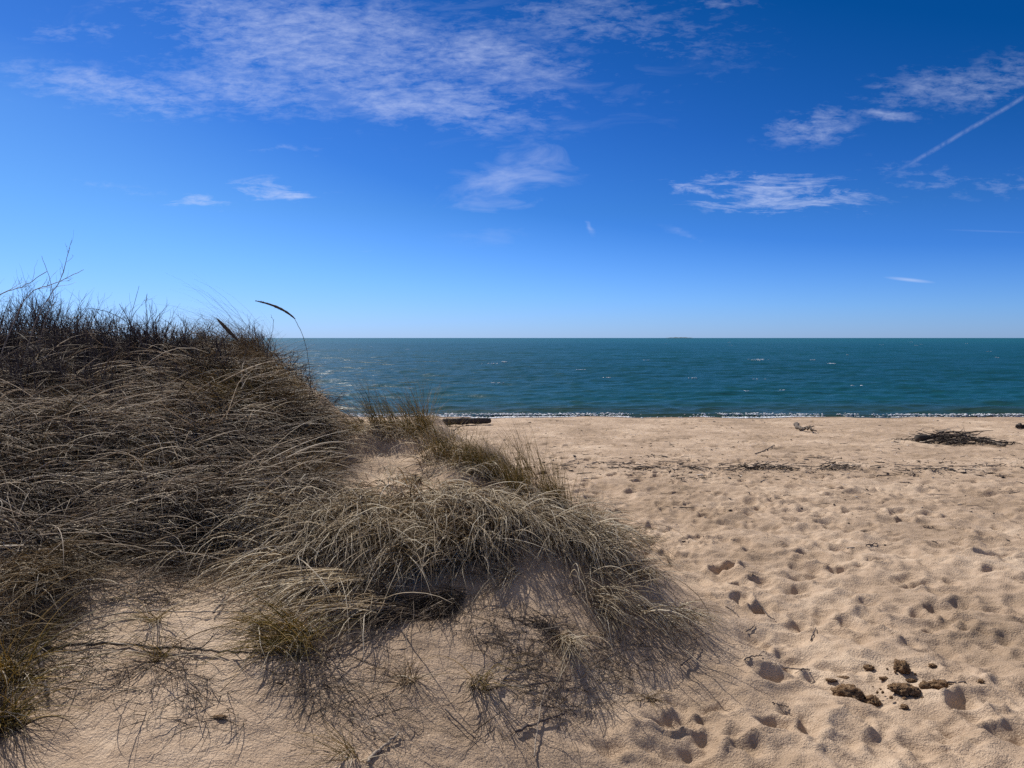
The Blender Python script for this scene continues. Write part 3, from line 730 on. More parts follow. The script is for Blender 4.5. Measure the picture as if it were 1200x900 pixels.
# wiry fine tussocks on the right brow of the left dune (orange brown), arching left
for (px, py, n, L, lab) in ((262, 432, 240, (.2, .45), 'wiry rust brown tussock on the crest of the left dune'),
        (300, 440, 300, (.25, .55), 'tall wiry tussock arching left under the tilted seed head'),
        (330, 458, 300, (.25, .60), 'tallest wiry tussock on the right brow of the left dune'),
        (352, 482, 260, (.18, .42), 'wiry tussock at the right end of the left dune'),
        (318, 492, 260, (.15, .36), 'rust brown tussock below the brow of the left dune'),
        (368, 510, 200, (.12, .30), 'dense dark tussock at the drop of the left dune to the saddle'),
        (280, 480, 220, (.15, .36), 'rust brown tussock behind the thatch of the left dune'),
        (230, 450, 200, (.15, .36), 'low rust tussock between the shrubs and the thatch')):
    tussock(px, py, lab, n, L, -85, 28, (35, 80), (.5, 1.5), w=(.0012, .0024), rad=.15, mat=M_wiry if px not in (318, 352, 280) else M_green, skirt=260, skirt_L=(.15, .4), skirt_az=150, skirt_s=60)
for (px, py, lab) in ((90, 505, 'green tuft poking through the thatch near the left edge'), (205, 535, 'green tuft poking through the thatch below the shrubs'),
        (150, 575, 'olive tuft in the middle of the lower thatch'), (40, 560, 'olive tuft in the thatch by the left edge')):
    tussock(px, py, lab, 90, (.12, .30), -20, 60, (35, 85), (.4, 1.2), rad=.05, skirt=60, skirt_az=90, skirt_s=90)

for px, py, n, lab in ((340, 462, 60, 'long arching grass blades sweeping left against the sky, right-hand clump'), (312, 446, 55, 'long arching grass blades sweeping left against the sky, left-hand clump')):
    tussock(px, py, lab, n, (.55, .95), -88, 11, (48, 78), (.9, 1.9), rad=.12, mat=M_wiry, skirt=0, w=(.0014, .0024), wob=.03)
# ------------------------------------------------------------------ tubes / branches
def tube(pts, radii, sides=5):
    pts = np.array(pts, float); n = len(pts)
    T = np.gradient(pts, axis=0); T /= np.linalg.norm(T, axis=1, keepdims=True) + 1e-9
    up = np.array([.31, .17, .93])
    S = np.cross(T, up); S /= np.linalg.norm(S, axis=1, keepdims=True) + 1e-9
    N = np.cross(S, T)
    a = np.arange(sides) / sides * 2 * np.pi
    V = pts[:, None] + (S[:, None] * np.cos(a)[None, :, None] + N[:, None] * np.sin(a)[None, :, None]) * np.array(radii)[:, None, None]
    V = V.reshape(-1, 3)
    F = []
    for i in range(n - 1):
        for j in range(sides):
            F.append((i * sides + j, i * sides + (j + 1) % sides, (i + 1) * sides + (j + 1) % sides, (i + 1) * sides + j))
    # end caps as pinched quads
    V = np.concatenate([V, pts[:1], pts[-1:]])
    c0, c1 = n * sides, n * sides + 1
    for j in range(0, sides):
        F.append((c0, (j + 1) % sides, j, j)) if False else None
    caps = []
    for j in range(sides):
        caps.append((c0, (j + 1) % sides, j)); caps.append((c1, (n - 1) * sides + j, (n - 1) * sides + (j + 1) % sides))
    return V, np.array(F), np.array(caps)

class TubeAcc:
    def __init__(s): s.V = []; s.Q = []; s.T = []; s.n = 0
    def add(s, pts, radii, sides=5):
        V, F, caps = tube(pts, radii, sides)
        s.V.append(V); s.Q.append(F + s.n); s.T.append(caps + s.n); s.n += len(V)
    def build(s, name, mat, parent=None, loc=None):
        V = np.concatenate(s.V); Q = np.concatenate(s.Q); T = np.concatenate(s.T)
        if loc is not None: V = V - np.array(loc)[None]
        F = np.concatenate([Q[:, [0, 1, 2]], Q[:, [0, 2, 3]], T])
        return link(name, new_mesh(name, V, F, mat=mat), parent, loc if parent is None else None)

def grow(acc, p, d, L, r, depth, up=.25, spread=.55, nseg=5, kids=(2, 4), wob=.16, taper=.75, bias=None, sides=3):
    pts = [p]; rad = [r]
    d = d.copy()
    for i in range(nseg):
        d = d + RNG.normal(0, wob, 3) + np.array([0, 0, up * .12])
        if bias is not None: d = d + np.array(bias) * .1
        d /= np.linalg.norm(d)
        p = p + d * L / nseg
        pts.append(p); rad.append(r * (1 - taper * (i + 1) / nseg))
    acc.add(pts, rad, sides)
    if depth > 0:
        for k in range(RNG.integers(*kids)):
            i = RNG.integers(1, nseg)
            q = pts[i]; dd = pts[i + 1] - pts[i]; dd /= np.linalg.norm(dd)
            nd = dd + RNG.normal(0, spread, 3); nd[2] = abs(nd[2]) * .8 + .2; nd /= np.linalg.norm(nd)
            grow(acc, q, nd, L * RNG.uniform(.4, .7), max(rad[i] * .75, .0011), depth - 1, up, spread, max(3, nseg - 1), kids, wob, taper, bias, sides)

SG = 'bare shrubs along the crest of the left dune'
def shrub(base, label, H=.34, stems=14, rad=.13, spread=.5, r0=.0042, depth=2, lean=None, group=SG, mat=None):
    c0 = Vector(base)
    root = empty('bare_shrub', c0); tag(root, label, 'shrub', group)
    ac = TubeAcc(); tw = TubeAcc(); b0 = np.array(c0)
    for s in range(stems):
        th = RNG.uniform(0, 6.28); rr = rad * math.sqrt(RNG.random())
        off = np.array([rr * math.cos(th), rr * math.sin(th), 0.0])
        q = b0 + off; q[2] = hgt(q[0:1], q[1:2])[0] - .01; q = q - b0
        d = np.array([RNG.normal(0, .3), RNG.normal(0, .3), 1.0])
        if lean is not None: d += np.array(lean)
        d /= np.linalg.norm(d)
        L = H * RNG.uniform(.55, 1.15)
        # stem
        pts = [q]; rr_ = [r0]; dd = d.copy()
        for i in range(5):
            dd = dd + RNG.normal(0, .15, 3); dd[2] += .05; dd /= np.linalg.norm(dd)
            q = q + dd * L / 5; pts.append(q); rr_.append(r0 * (1 - .7 * (i + 1) / 5))
        ac.add(pts, rr_, 4)
        for k in range(RNG.integers(3, 6)):
            i = RNG.integers(1, 5)
            nd = (pts[i + 1] - pts[i]); nd /= np.linalg.norm(nd); nd = nd + RNG.normal(0, spread, 3); nd[2] = abs(nd[2]) * .9 + .25; nd /= np.linalg.norm(nd)
            grow(tw, pts[i], nd, L * RNG.uniform(.3, .6), .0021, depth - 1, spread=spread)
    ac.build('stem', mat or M_twig, root); tw.build('twig_crown', mat or M_twig, root)
    return root

# front rank of the crest, left to right, then the one behind
k = 0
crest_cols = np.linspace(-30, 300, 17)
for i, px in enumerate(crest_cols):
    py = 424 + RNG.uniform(-6, 10)
    p = G(px, py)
    if p.y > 8: continue
    tall = 1.0 if px < 190 else .62
    shrub(p, 'bare dark twiggy shrub in the thicket on the left dune crest', H=RNG.uniform(.34, .46) * tall, stems=24, r0=.0048)
for i in range(13):
    x = -4.7 + i * .24 + RNG.uniform(-.08, .08); y = RNG.uniform(6.2, 6.9)
    shrub((x, y, float(hgt(np.array([x]), np.array([y]))[0])), 'bare dark twiggy shrub in the thicket on the left dune crest', H=RNG.uniform(.34, .50) * (1 if x < -3.4 else .5), stems=17)
for px, py in ((345, 450), (362, 470), (372, 486)):
    p = G(px, py)
    if p.y < 8: shrub(p, {345: 'small bare shrub at the foot of the arching seed stalk', 362: 'small leafless shrub on the seaward brow, seen against the water', 372: 'lowest bare shrub at the right end of the left dune'}[px], H=.24, stems=9, rad=.06, group='small shrubs at the end of the left dune')
for px, py in ((10, 462), (60, 468), (130, 455), (180, 452), (30, 445), (95, 448), (155, 445), (-10, 480), (35, 486), (85, 478), (125, 474), (220, 450), (205, 440), (245, 444), (0, 436), (60, 438), (110, 436)):
    p = G(px, py)
    shrub(p, 'bare dark twiggy shrub in the thicket on the left dune crest', H=RNG.uniform(.26, .40), stems=16, rad=.18)

# tall arching pale branches, upper left
def arc_branch(name, ctrl, r0, r1, mat, label, cat, group=None, twigs=0, tw_len=.15, sides=5, on_ground=False):
    """ctrl: list of world points; smooth tube through them"""
    C = np.array(ctrl, float)
    t = np.linspace(0, len(C) - 1, (len(C) - 1) * 7 + 1)
    pts = []
    for tt in t:
        i = min(int(tt), len(C) - 2); f = tt - i
        p0 = C[max(i - 1, 0)]; p1 = C[i]; p2 = C[i + 1]; p3 = C[min(i + 2, len(C) - 1)]
        pts.append(.5 * ((2 * p1) + (-p0 + p2) * f + (2 * p0 - 5 * p1 + 4 * p2 - p3) * f * f + (-p0 + 3 * p1 - 3 * p2 + p3) * f ** 3))
    pts = np.array(pts)
    n = len(pts)
    pts[1:-1] += RNG.normal(0, r0 * .5, (n - 2, 3))
    rad = np.linspace(r0, r1, n) * RNG.uniform(.85, 1.15, n)
    loc = pts[0].copy()
    root = empty(name, loc); tag(root, label, cat, group)
    ac = TubeAcc(); ac.add(pts - loc, rad, sides); ac.build('stem', mat, root)
    if twigs:
        tw = TubeAcc()
        for k in range(twigs):
            i = RNG.integers(n // 4, n - 1)
            d = pts[min(i + 1, n - 1)] - pts[i - 1]; d /= np.linalg.norm(d) + 1e-9
            nd = d + RNG.normal(0, .5, 3); nd /= np.linalg.norm(nd)
            if on_ground: nd[2] = abs(nd[2]) * .3
            grow(tw, pts[i] - loc, nd, tw_len * RNG.uniform(.5, 1.2), max(rad[i] * .6, .0011), 1, kids=(0, 3), spread=.4)
        tw.build('side_twigs', mat, root)
    return root, pts

def W(px, py, d): return tuple(float(v) for v in unproj(px, py, d))
BG = 'tall bare branches at the left edge'
arc_branch('tall_branch', [W(-30, 400, 4.9), W(-5, 350, 4.9), W(30, 334, 4.95), W(55, 318, 5.0)], .0042, .0018, M_pale, 'pale bare branch arching right from the left edge, lowest of the tall ones', 'branch', BG, 6, .14)
arc_branch('tall_branch', [W(0, 420, 4.8), W(30, 350, 4.8), W(65, 332, 4.8), W(98, 316, 4.8)], .0040, .0014, M_pale, 'pale bare branch reaching furthest right at the upper left', 'branch', BG, 7, .13)
arc_branch('tall_branch', [W(25, 430, 4.9), W(45, 370, 4.9), W(72, 325, 4.9), W(81, 290, 4.9)], .0042, .0014, M_pale, 'tall pale bare branch ending in the highest tip at the upper left', 'branch', BG, 8, .13)
arc_branch('tall_branch', [W(35, 440, 5.0), W(52, 380, 5.0), W(62, 345, 5.0), W(49, 300, 5.0)], .0034, .0012, M_pale, 'thin pale upright branch crossing the other tall branches', 'branch', BG, 5, .10)
arc_branch('tall_branch', [W(140, 455, 5.1), W(152, 405, 5.1), W(150, 385, 5.1), W(163, 335, 5.1)], .003, .0011, M_twig, 'single thin twig rising above the shrub thicket', 'branch', None, 3, .08)
arc_branch('tall_branch', [W(196, 450, 5.0), W(178, 420, 5.0), W(160, 392, 5.0), W(140, 356, 5.0)], .0042, .0016, M_twig, 'dark twig slanting up to the left out of the shrub thicket', 'branch', None, 3, .10)
arc_branch('tall_branch', [W(173, 450, 5.2), W(172, 400, 5.2), W(171, 372, 5.2), W(172, 345, 5.2)], .0034, .0016, M_twig, 'knobbly upright twig with short stubs over the thicket', 'branch', None, 9, .04)
arc_branch('tall_branch', [W(190, 535, 4.5), W(191, 490, 4.5), W(189, 455, 4.5), W(186, 432, 4.5)], .0034, .0012, M_twig, 'straight dark sprig standing in front of the thatch', 'branch', None, 9, .10)
arc_branch('tall_branch', [W(225, 500, 4.7), W(220, 470, 4.7), W(212, 445, 4.7), W(205, 425, 4.7)], .003, .0012, M_twig, 'dark sprig leaning left in front of the thatch', 'branch', None, 7, .08)
arc_branch('tall_branch', [W(312, 450, 5.3), W(314, 410, 5.3), W(319, 390, 5.3), W(321, 374, 5.3)], .003, .0012, M_twig, 'thin dark twig between the two seed stalks', 'branch', None, 1, .06)

for k_, (px, py, h_) in enumerate(((60, 560, .2), (110, 540, .26), (150, 520, .2), (240, 520, .22), (265, 505, .26), (300, 540, .18), (20, 540, .24), (175, 590, .2), (135, 600, .22), (285, 560, .2))):
    p = G(px, py)
    shrub(p, 'sparse dark sprig standing up through the thatch of the left dune', H=h_, stems=3, rad=.04, r0=.003, group='dark sprigs in the thatch')
# two dark seed-headed stalks
def seed_stalk(stem, head, rh, label):
    root, pts = arc_branch('seed_stalk', stem, .0024, .0016, M_seed, label, 'reed stalk', 'seed stalks on the brow of the left dune')
    C = np.array(head, float); t = np.linspace(0, 1, 22)
    P_ = (1 - t)[:, None] ** 2 * C[0] + 2 * ((1 - t) * t)[:, None] * C[1] + (t ** 2)[:, None] * C[2]
    rr = rh * np.clip(np.sin(np.pi * np.clip(t * .93 + .05, 0, 1)) ** .55, .08, 1) * RNG.uniform(.85, 1.15, 22)
    ac = TubeAcc(); ac.add(P_ - pts[0], rr, 7)
    # bristles
    for k in range(130):
        i = RNG.integers(1, 21); p = P_[i] - pts[0]; d = P_[min(i + 1, 21)] - P_[i - 1]; d /= np.linalg.norm(d)
        nd = d * 1.6 + RNG.normal(0, .45, 3); nd /= np.linalg.norm(nd)
        ac.add([p + nd * rr[i] * .3, p + nd * (rr[i] * 1.2 + .012)], [.0012, .0004], 3)
    ac.build('seed_head', M_seed, root)
seed_stalk([W(366, 500, 5.3), W(364, 445, 5.3), W(357, 400, 5.3), W(345, 373, 5.3)], [W(346, 374, 5.3), W(330, 358, 5.3), W(299, 352.5, 5.3)], .0085, 'long seed stalk bowing left against the sky, right-hand one')
seed_stalk([W(276, 470, 5.2), W(274, 430, 5.2), W(279, 405, 5.2), W(278, 398, 5.2)], [W(279, 399, 5.2), W(266, 386, 5.2), W(254, 373, 5.2)], .0125, 'short thick dark seed head tilting left over the dune crest')

# long fallen branch in the foreground and its upper arc
def on_sand(pxs, lift=.012):
    r = []
    for a, b_ in pxs:
        p = G(a, b_); r.append((p.x, p.y, p.z + lift))
    return r
FG = 'fallen branches on the foreground sand'
arc_branch('fallen_branch', on_sand([(48, 765), (110, 758), (180, 762), (240, 766), (300, 769), (360, 768), (430, 755)]), .0062, .003, M_wood, 'long knotted fallen branch lying level across the foreground sand', 'branch', FG, 16, .12, on_ground=True)
arc_branch('fallen_branch', on_sand([(48, 764), (85, 742), (130, 727), (190, 722), (250, 723), (322, 721)], .02), .0042, .0018, M_pale, 'thin pale stem curving above the long knotted branch', 'branch', FG, 5, .10, on_ground=True)
arc_branch('fallen_branch', on_sand([(50, 792), (47, 770), (44, 735), (38, 700)], .02), .0075, .005, M_twig, 'short dark stub hanging under the rusty tuft', 'branch', FG, 4, .06)
arc_branch('fallen_branch', on_sand([(430, 898), (450, 878), (468, 862)], .012), .006, .003, M_pale, 'short pale stick at the bottom of the view', 'branch', FG, 2, .05, on_ground=True)
arc_branch('fallen_branch', on_sand([(522, 835), (558, 871)], .012), .003, .002, M_twig, 'straight thin dark stick by the knotted tuft', 'branch', FG)
arc_branch('fallen_branch', on_sand([(604, 862), (630, 851), (655, 842), (664, 838)], .014), .0055, .003, M_twig, 'dark bent stick below the bleached bundle', 'branch', FG, 2, .04, on_ground=True)
arc_branch('fallen_branch', on_sand([(582, 812), (600, 792), (628, 775), (643, 752)], .016), .0042, .002, M_twig, 'thin dark branch running up to the root clump', 'branch', FG, 3, .05, on_ground=True)
arc_branch('fallen_branch', on_sand([(612, 808), (640, 804), (668, 801)], .016), .0042, .002, M_twig, 'short level stick left of the bleached bundle', 'branch', FG, 1, .04, on_ground=True)
arc_branch('fallen_branch', on_sand([(626, 892), (632, 840), (640, 808)], .014), .003, .002, M_pale, 'straight pale stem standing upright on the lower mound face', 'branch', FG)
arc_branch('fallen_branch', on_sand([(798, 785), (812, 772), (816, 752)], .02), .004, .002, M_twig, 'hooked dark twig at the foot of the straw fan', 'branch', FG, 1, .04)
arc_branch('fallen_branch', on_sand([(250, 724), (262, 708), (270, 690)], .02), .004, .002, M_twig, 'short forked twig standing off the curving stem', 'branch', FG, 2, .05)
arc_branch('fallen_branch', on_sand([(53, 808), (56, 822)], .02), .0055, .004, M_twig, 'stubby dark peg at the lower left', 'branch', FG)
TWG = 'twigs lying on the trodden beach'
for ctrl, r_, lab in (([(950, 752), (953, 745), (956, 737)], .0042, 'short dark twig sticking up from the trodden sand'),
        ([(872, 775), (881, 772), (893, 770)], .004, 'dark crumb of wood in the deep footprint'),
        ([(920, 784), (938, 786), (949, 787)], .004, 'flat twig lying right of the deep footprint'),
        ([(905, 825), (915, 829), (924, 830)], .0035, 'tiny twig below the second footprint'),
        ([(874, 742), (880, 738), (884, 734)], .004, 'hooked black twig near the tip of the straw'),
        ([(894, 715), (900, 722), (908, 728)], .004, 'black chip on the footprint trail'),
        ([(1098, 800), (1120, 801), (1131, 801)], .006, 'dark stick poking out to the right of the clods'),
        ([(850, 712), (860, 718), (866, 724)], .003, 'pale twig lying beyond the straw fan'),
        ([(1015, 640), (1028, 638)], .006, 'flat dark twig in the middle of the beach'),
        ([(1035, 565), (1060, 566), (1070, 568)], .008, 'long thin stick below the wrack line'),
        ([(885, 532), (900, 527), (907, 522)], .010, 'curved stick beyond the wrack line')):
    arc_branch('beach_twig', on_sand(ctrl, .008), r_, r_ * .6, M_twig, lab, 'twig', TWG, 1, .04, on_ground=True)

# ------------------------------------------------------------------ driftwood
def log(name, pts, r, label, mat=M_wood, group=None, sides=12, stubs=0, cat='driftwood log', loc=None):
    P_ = np.array(pts, float)
    t = np.linspace(0, len(P_) - 1, 30)
    C = np.stack([np.interp(t, np.arange(len(P_)), P_[:, i]) for i in range(3)], 1)
    rr = r * (1 + .14 * perlin(t * 1.7, t * 0 + r * 90, 3) + .08 * np.sin(t * 9)); rr[0] *= .8; rr[-1] *= .85
    loc = C[0].copy()
    root = empty(name, loc); tag(root, label, cat, group)
    ac = TubeAcc(); ac.add(C - loc, rr, sides)
    o = ac.build('trunk', mat, root)
    v = np.array([x.co for x in o.data.vertices]); 
    nn = (perlin(v[:, 0] * 8, v[:, 1] * 40 + v[:, 2] * 40, 9))[:, None]
    cen = C[np.argmin(((v[:, None] + loc - C[None]) ** 2).sum(2), axis=1)] - loc
    v2 = cen + (v - cen) * (1 + .22 * nn)
    o.data.vertices.foreach_set('co', v2.astype(np.float32).ravel())
    if stubs:
        s = TubeAcc()
        for k in range(stubs):
            i = RNG.integers(3, 27); d = RNG.normal(0, 1, 3); d[2] = abs(d[2]) + .2; d /= np.linalg.norm(d)
            grow(s, C[i] - loc + d * r * .5, d, r * 4, r * .25, 0, wob=.1)
        s.build('branch_stub', mat, root)
    return root

DG = 'driftwood along the far beach'
def gz(px, py, up=0):
    d = 9.0
    while d < 20.4:
        rx, rz = ray(px, py)
        if EYE + float(rz) * d <= float(hgt(np.array([float(rx) * d]), np.array([d]))[0]) : break
        d += .05
    p = Vector((float(rx) * d, d, float(hgt(np.array([float(rx) * d]), np.array([d]))[0]))); return (p.x, p.y, p.z + up)
log('driftwood_log', [gz(519, 500, .10), gz(546, 499, .10), gz(574, 497.5, .09)], .074, 'black squared driftwood log on the sand below the surf', group=DG, mat=M_wood2)
log('driftwood_log', [gz(488, 496, .06), gz(505, 497, .07), gz(523, 498, .06)], .06, 'dark driftwood log behind, its right end overlapped by the squared log', group=DG, mat=M_wood2)
log('driftwood_log', [gz(380, 495, .05), gz(400, 495, .05), gz(425, 496, .04)], .06, 'driftwood log half hidden behind the sandy saddle', group=DG, mat=M_wood2)
arc_branch('beach_twig', [gz(523, 509, .02), gz(532, 505, .02), gz(542, 502, .05)], .014, .009, M_wood2, 'bent stick leaning against the squared log', 'twig', TWG)
# gnarled little root
root, _ = arc_branch('driftwood_root', on_sand([(932, 500), (937, 504), (944, 506), (957, 508)], .05), .05, .012, M_wood, 'small gnarled pale driftwood root on the open beach', 'driftwood', DG, 5, .22, on_ground=True)
arc_branch('beach_twig', on_sand([(1192, 502.5), (1204, 502), (1216, 502.5)], .04), .045, .03, M_wood2, 'dark stick cut by the right edge of the view', 'twig', TWG)

# brush pile
c0 = G(1118, 519)
root = empty('brush_pile', c0); tag(root, 'heap of dark branches and brush piled around a log on the beach', 'brush pile')
c0n = np.array(c0)
ac = TubeAcc()
p0 = np.array(G(1075, 518)) - c0n + [0, 0, .07]; p1 = np.array(G(1130, 517)) - c0n + [0, 0, .09]
tt = np.linspace(0, 1, 14)[:, None]
ac.add(p0 + (p1 - p0) * tt + RNG.normal(0, .006, (14, 3)), np.linspace(.065, .05, 14), 9); ac.build('log', M_wood2, root)
ac = TubeAcc()
p0 = np.array(G(1140, 516)) - c0n + [0, 0, .06]; p1 = np.array(G(1178, 524)) - c0n + [0, 0, .03]
ac.add(p0 + (p1 - p0) * tt + RNG.normal(0, .01, (14, 3)), np.linspace(.02, .022, 14), 6); ac.build('long_stick', M_wood, root)
for mt, nm, nn in ((M_wood2, 'dark_branches', 150), (M_pale, 'pale_sticks', 40)):
    ac = TubeAcc()
    for k in range(nn):
        x = RNG.normal(0, .42); y = RNG.normal(0, .22); hh = .20 * math.exp(-(x / .55) ** 2)
        q = np.array([x, y, RNG.uniform(.0, 1) * hh + .01])
        a_ = RNG.normal(0, .9); d = np.array([math.cos(a_), math.sin(a_) * .8, RNG.normal(0, .05)]); d /= np.linalg.norm(d)
        if RNG.random() < .5: d[:2] *= -1
        grow(ac, q, d, RNG.uniform(.18, .5) * 1.0, RNG.uniform(.007, .017), 1 if RNG.random() < .25 else 0, up=-.25, spread=.5, kids=(0, 2), wob=.11)
    ac.build(nm, mt, root)

# wrack: heaps with sticks (things) and the thin strand line (stuff)
WG = 'small wrack heaps along the strand line'
def wrack_heap(px, py, rx, ry, hgt_, n, label, pale=.3, stick=(.10, .35)):
    c0 = G(px, py)
    root = empty('wrack_heap', c0); tag(root, label, 'wrack heap', WG)
    for mt, nm, nn in ((M_wood2, 'dark_sticks', int(n * (1 - pale))), (M_pale, 'pale_sticks', max(4, int(n * pale)))):
        ac = TubeAcc()
        for k in range(nn):
            x = RNG.normal(0, rx * .5); y = RNG.normal(0, ry * .5)
            q = np.array([x, y, RNG.random() * hgt_ * math.exp(-(x / rx) ** 2 * 1.5) + .008])
            a_ = RNG.normal(0, .7); d = np.array([math.cos(a_) * random.choice((-1, 1)), math.sin(a_), RNG.normal(0, .05)]); d /= np.linalg.norm(d)
            grow(ac, q, d, RNG.uniform(*stick) * .8, RNG.uniform(.004, .009), 0, up=-.15, wob=.12)
        ac.build(nm, mt, root)
wrack_heap(893, 549, .40, .10, .05, 70, 'brown wrack heap tapering left on the strand line')
wrack_heap(982, 549, .24, .14, .06, 55, 'mixed pale and dark wrack heap right of the brown one', .5)
wrack_heap(745, 550, .60, .035, .02, 34, 'thin dark strand of wrack beyond the mound shoulder', .15)
wrack_heap(1095, 551, .35, .05, .03, 20, 'sparse line of sticks below the brush pile', .3)
wrack_heap(820, 549, .35, .04, .02, 16, 'low scraps of wrack between the two larger strands', .3)
wrack_heap(1066, 556, .09, .05, .06, 14, 'small dark lump of wrack below the sparse line', .1, (.05, .14))
wrack_heap(1052, 516, .25, .08, .03, 14, 'crumbs of bark left of the brush pile', .1, (.05, .14))
wrack_heap(768, 536, .20, .06, .05, 16, 'dark scraps of bark beyond the long strand', .1, (.05, .16))
wrack_heap(820, 561, .12, .05, .05, 10, 'dark chip cluster just below the strand line', .1, (.05, .14))
wrack_heap(797, 562, .12, .05, .05, 10, 'small brown chips left of the dark chip cluster', .3, (.05, .14))
wrack_heap(965, 538, .25, .05, .03, 12, 'thin twigs above the mixed heap', .2, (.05, .2))

chip, nt, out = material('beach_chips')
b = NB(nt); g = b.n('ShaderNodeNewGeometry')
c = b.ramp(g.outputs['Random Per Island'], [(0, (.03, .022, .016)), (.5, (.07, .05, .035)), (.8, (.16, .12, .09)), (.9, (.4, .33, .26)), (1, (.75, .70, .64))])
b.link(b.n('ShaderNodeBsdfPrincipled', {'Base Color': c, 'Roughness': .85}).outputs[0], out.inputs[0])
n = 4400
cy = np.concatenate([RNG.uniform(9.0, 11.2, 1500), RNG.normal(10.1, .45, 700), RNG.uniform(5.5, 20, 2200)])  # wide spread of dark chips also stands in for shade in sand pits
cx = RNG.uniform(-.9, .74, n) * cy + RNG.uniform(-.3, .3, n)
k_ = dune_res(cx, cy) < .05; cx, cy = cx[k_], cy[k_]; n = len(cx)
sz = RNG.lognormal(-5.1, .55, n)
V, Fi = blob_cloud(np.stack([cx, cy, hgt(cx, cy) + sz * .25], 1), np.stack([sz * RNG.uniform(1, 3.2, n), sz * .8, sz * .5], 1), 4)
o = link('debris_and_pit_shade', new_mesh('debris_and_pit_shade', V, Fi, mat=chip, smooth=False)); tag(o, 'tiny bark chips and shell bits along the strand line, dark ones beyond standing in for shaded pits', 'debris', kind='stuff')

# fine twig litter in the strand line
ac = TubeAcc()
for k in range(330):
    y = RNG.normal(10.0, .30) if k < 240 else RNG.uniform(7, 14); x = RNG.uniform(.4, .74 * y)
    q = np.array([x, y, float(hgt(np.array([x]), np.array([y]))[0]) + .006]); a_ = RNG.normal(0, .6)
    d = np.array([math.cos(a_), math.sin(a_), RNG.normal(0, .06)])
    L = RNG.uniform(.05, .25); r_ = RNG.uniform(.0025, .006)
    p_ = [q, q + d * L * .5 + [0, 0, .006], q + d * L + RNG.normal(0, .01, 3)]
    ac.add(p_, [r_, r_, r_ * .5], 3)
o = ac.build('strand_twig_litter', M_twig); tag(o, 'fine twig litter along the strand line', 'litter', kind='stuff')

# ------------------------------------------------------------------ crumbly clods
from mathutils import noise as mn
import bmesh
def clod(px, py, size, label, lumps=1, flat=.7, z=0, seed=0, elong=1.0):
    g0 = G(px, py); size *= 1.06
    bm = bmesh.new()
    rr = random.Random(seed)
    for l in range(lumps):
        t = bmesh.ops.create_icosphere(bm, subdivisions=4, radius=1.0)['verts']
        s = size * (1 if l == 0 else rr.uniform(.35, .65))
        off = Vector((0, 0, 0)) if l == 0 else Vector((rr.uniform(-.85, .85) * size * elong, rr.uniform(-.55, .55) * size, rr.uniform(0, .25) * size))
        ax = Vector((rr.uniform(.8, 1.25) * (elong if l == 0 else 1), rr.uniform(.7, 1.0), flat * rr.uniform(.85, 1.1)))
        o3 = Vector((seed * 3.1, l * 7.7, 1.3))
        for v in t:
            n_ = v.co.normalized()
            k_ = 1 + .38 * mn.noise(n_ * 1.8 + o3) + .30 * mn.noise(n_ * 4 + o3) + .13 * mn.noise(n_ * 9 + o3) + .05 * mn.noise(n_ * 20 + o3)
            v.co = Vector((n_.x * ax.x, n_.y * ax.y, n_.z * ax.z)) * k_ * s + off
    # crumbs
    for l in range(5 * lumps):
        t = bmesh.ops.create_icosphere(bm, subdivisions=1, radius=1.0)['verts']
        s = size * rr.uniform(.08, .2); off = Vector((rr.gauss(0, 1) * size * 1.1 * elong, rr.gauss(0, .7) * size, -size * flat * .5))
        for v in t: v.co = v.co * s * rr.uniform(.7, 1.3) + off
    me = bpy.data.meshes.new('sand_clod'); bm.to_mesh(me); bm.free()
    me.materials.append(clodm)
    for p in me.polygons: p.use_smooth = True
    o = link('sand_clod', me, loc=(g0.x, g0.y, g0.z + size * flat * .5 + z)); tag(o, label, 'clod', 'crumbly clods on the trodden sand')
clod(1057, 786, .034, 'round brown clod at the back of the cluster', 2, .85, seed=1)
clod(994, 817, .048, 'largest dark brown clod, left end of the cluster', 3, .72, seed=2)
clod(1022, 824, .034, 'pale rough clod right beside the largest one', 2, .6, seed=3)
clod(1060, 812, .046, 'long crumbly clod in the middle of the cluster', 5, .55, seed=4, elong=1.1)
clod(1100, 806, .030, 'crumbly clod with the dark stick poking out', 3, .6, seed=5, elong=1.3)
clod(1084, 807, .026, 'dark small clod left of the one with the stick', 2, .7, seed=14)
clod(1018, 784, .018, 'small clod on its own at the back left', 2, .7, seed=6)
clod(1093, 781, .017, 'small clod on its own at the back right', 2, .6, seed=7)
clod(1150, 800, .013, 'tiny black clod furthest to the right', 2, .7, seed=8)
clod(974, 798, .015, 'flat dark chip at the left above the largest clod', 2, .45, seed=9, elong=1.4)
clod(988, 795, .017, 'flat crumbly strip above the largest clod', 2, .35, seed=10, elong=1.6)
clod(1036, 796, .014, 'narrow dark crumb behind the long clod', 2, .5, seed=11, elong=1.6)
clod(1068, 798, .014, 'small dark crumb touching the back of the long clod', 3, .5, seed=12, elong=1.5)
clod(1060, 830, .016, 'small dark clod in front of the long clod', 2, .6, seed=13)
# small green-grey pebble
clod(257, 841, .010, 'small dark greenish pebble on the foreground sand', 1, .5, seed=20, elong=1.6)

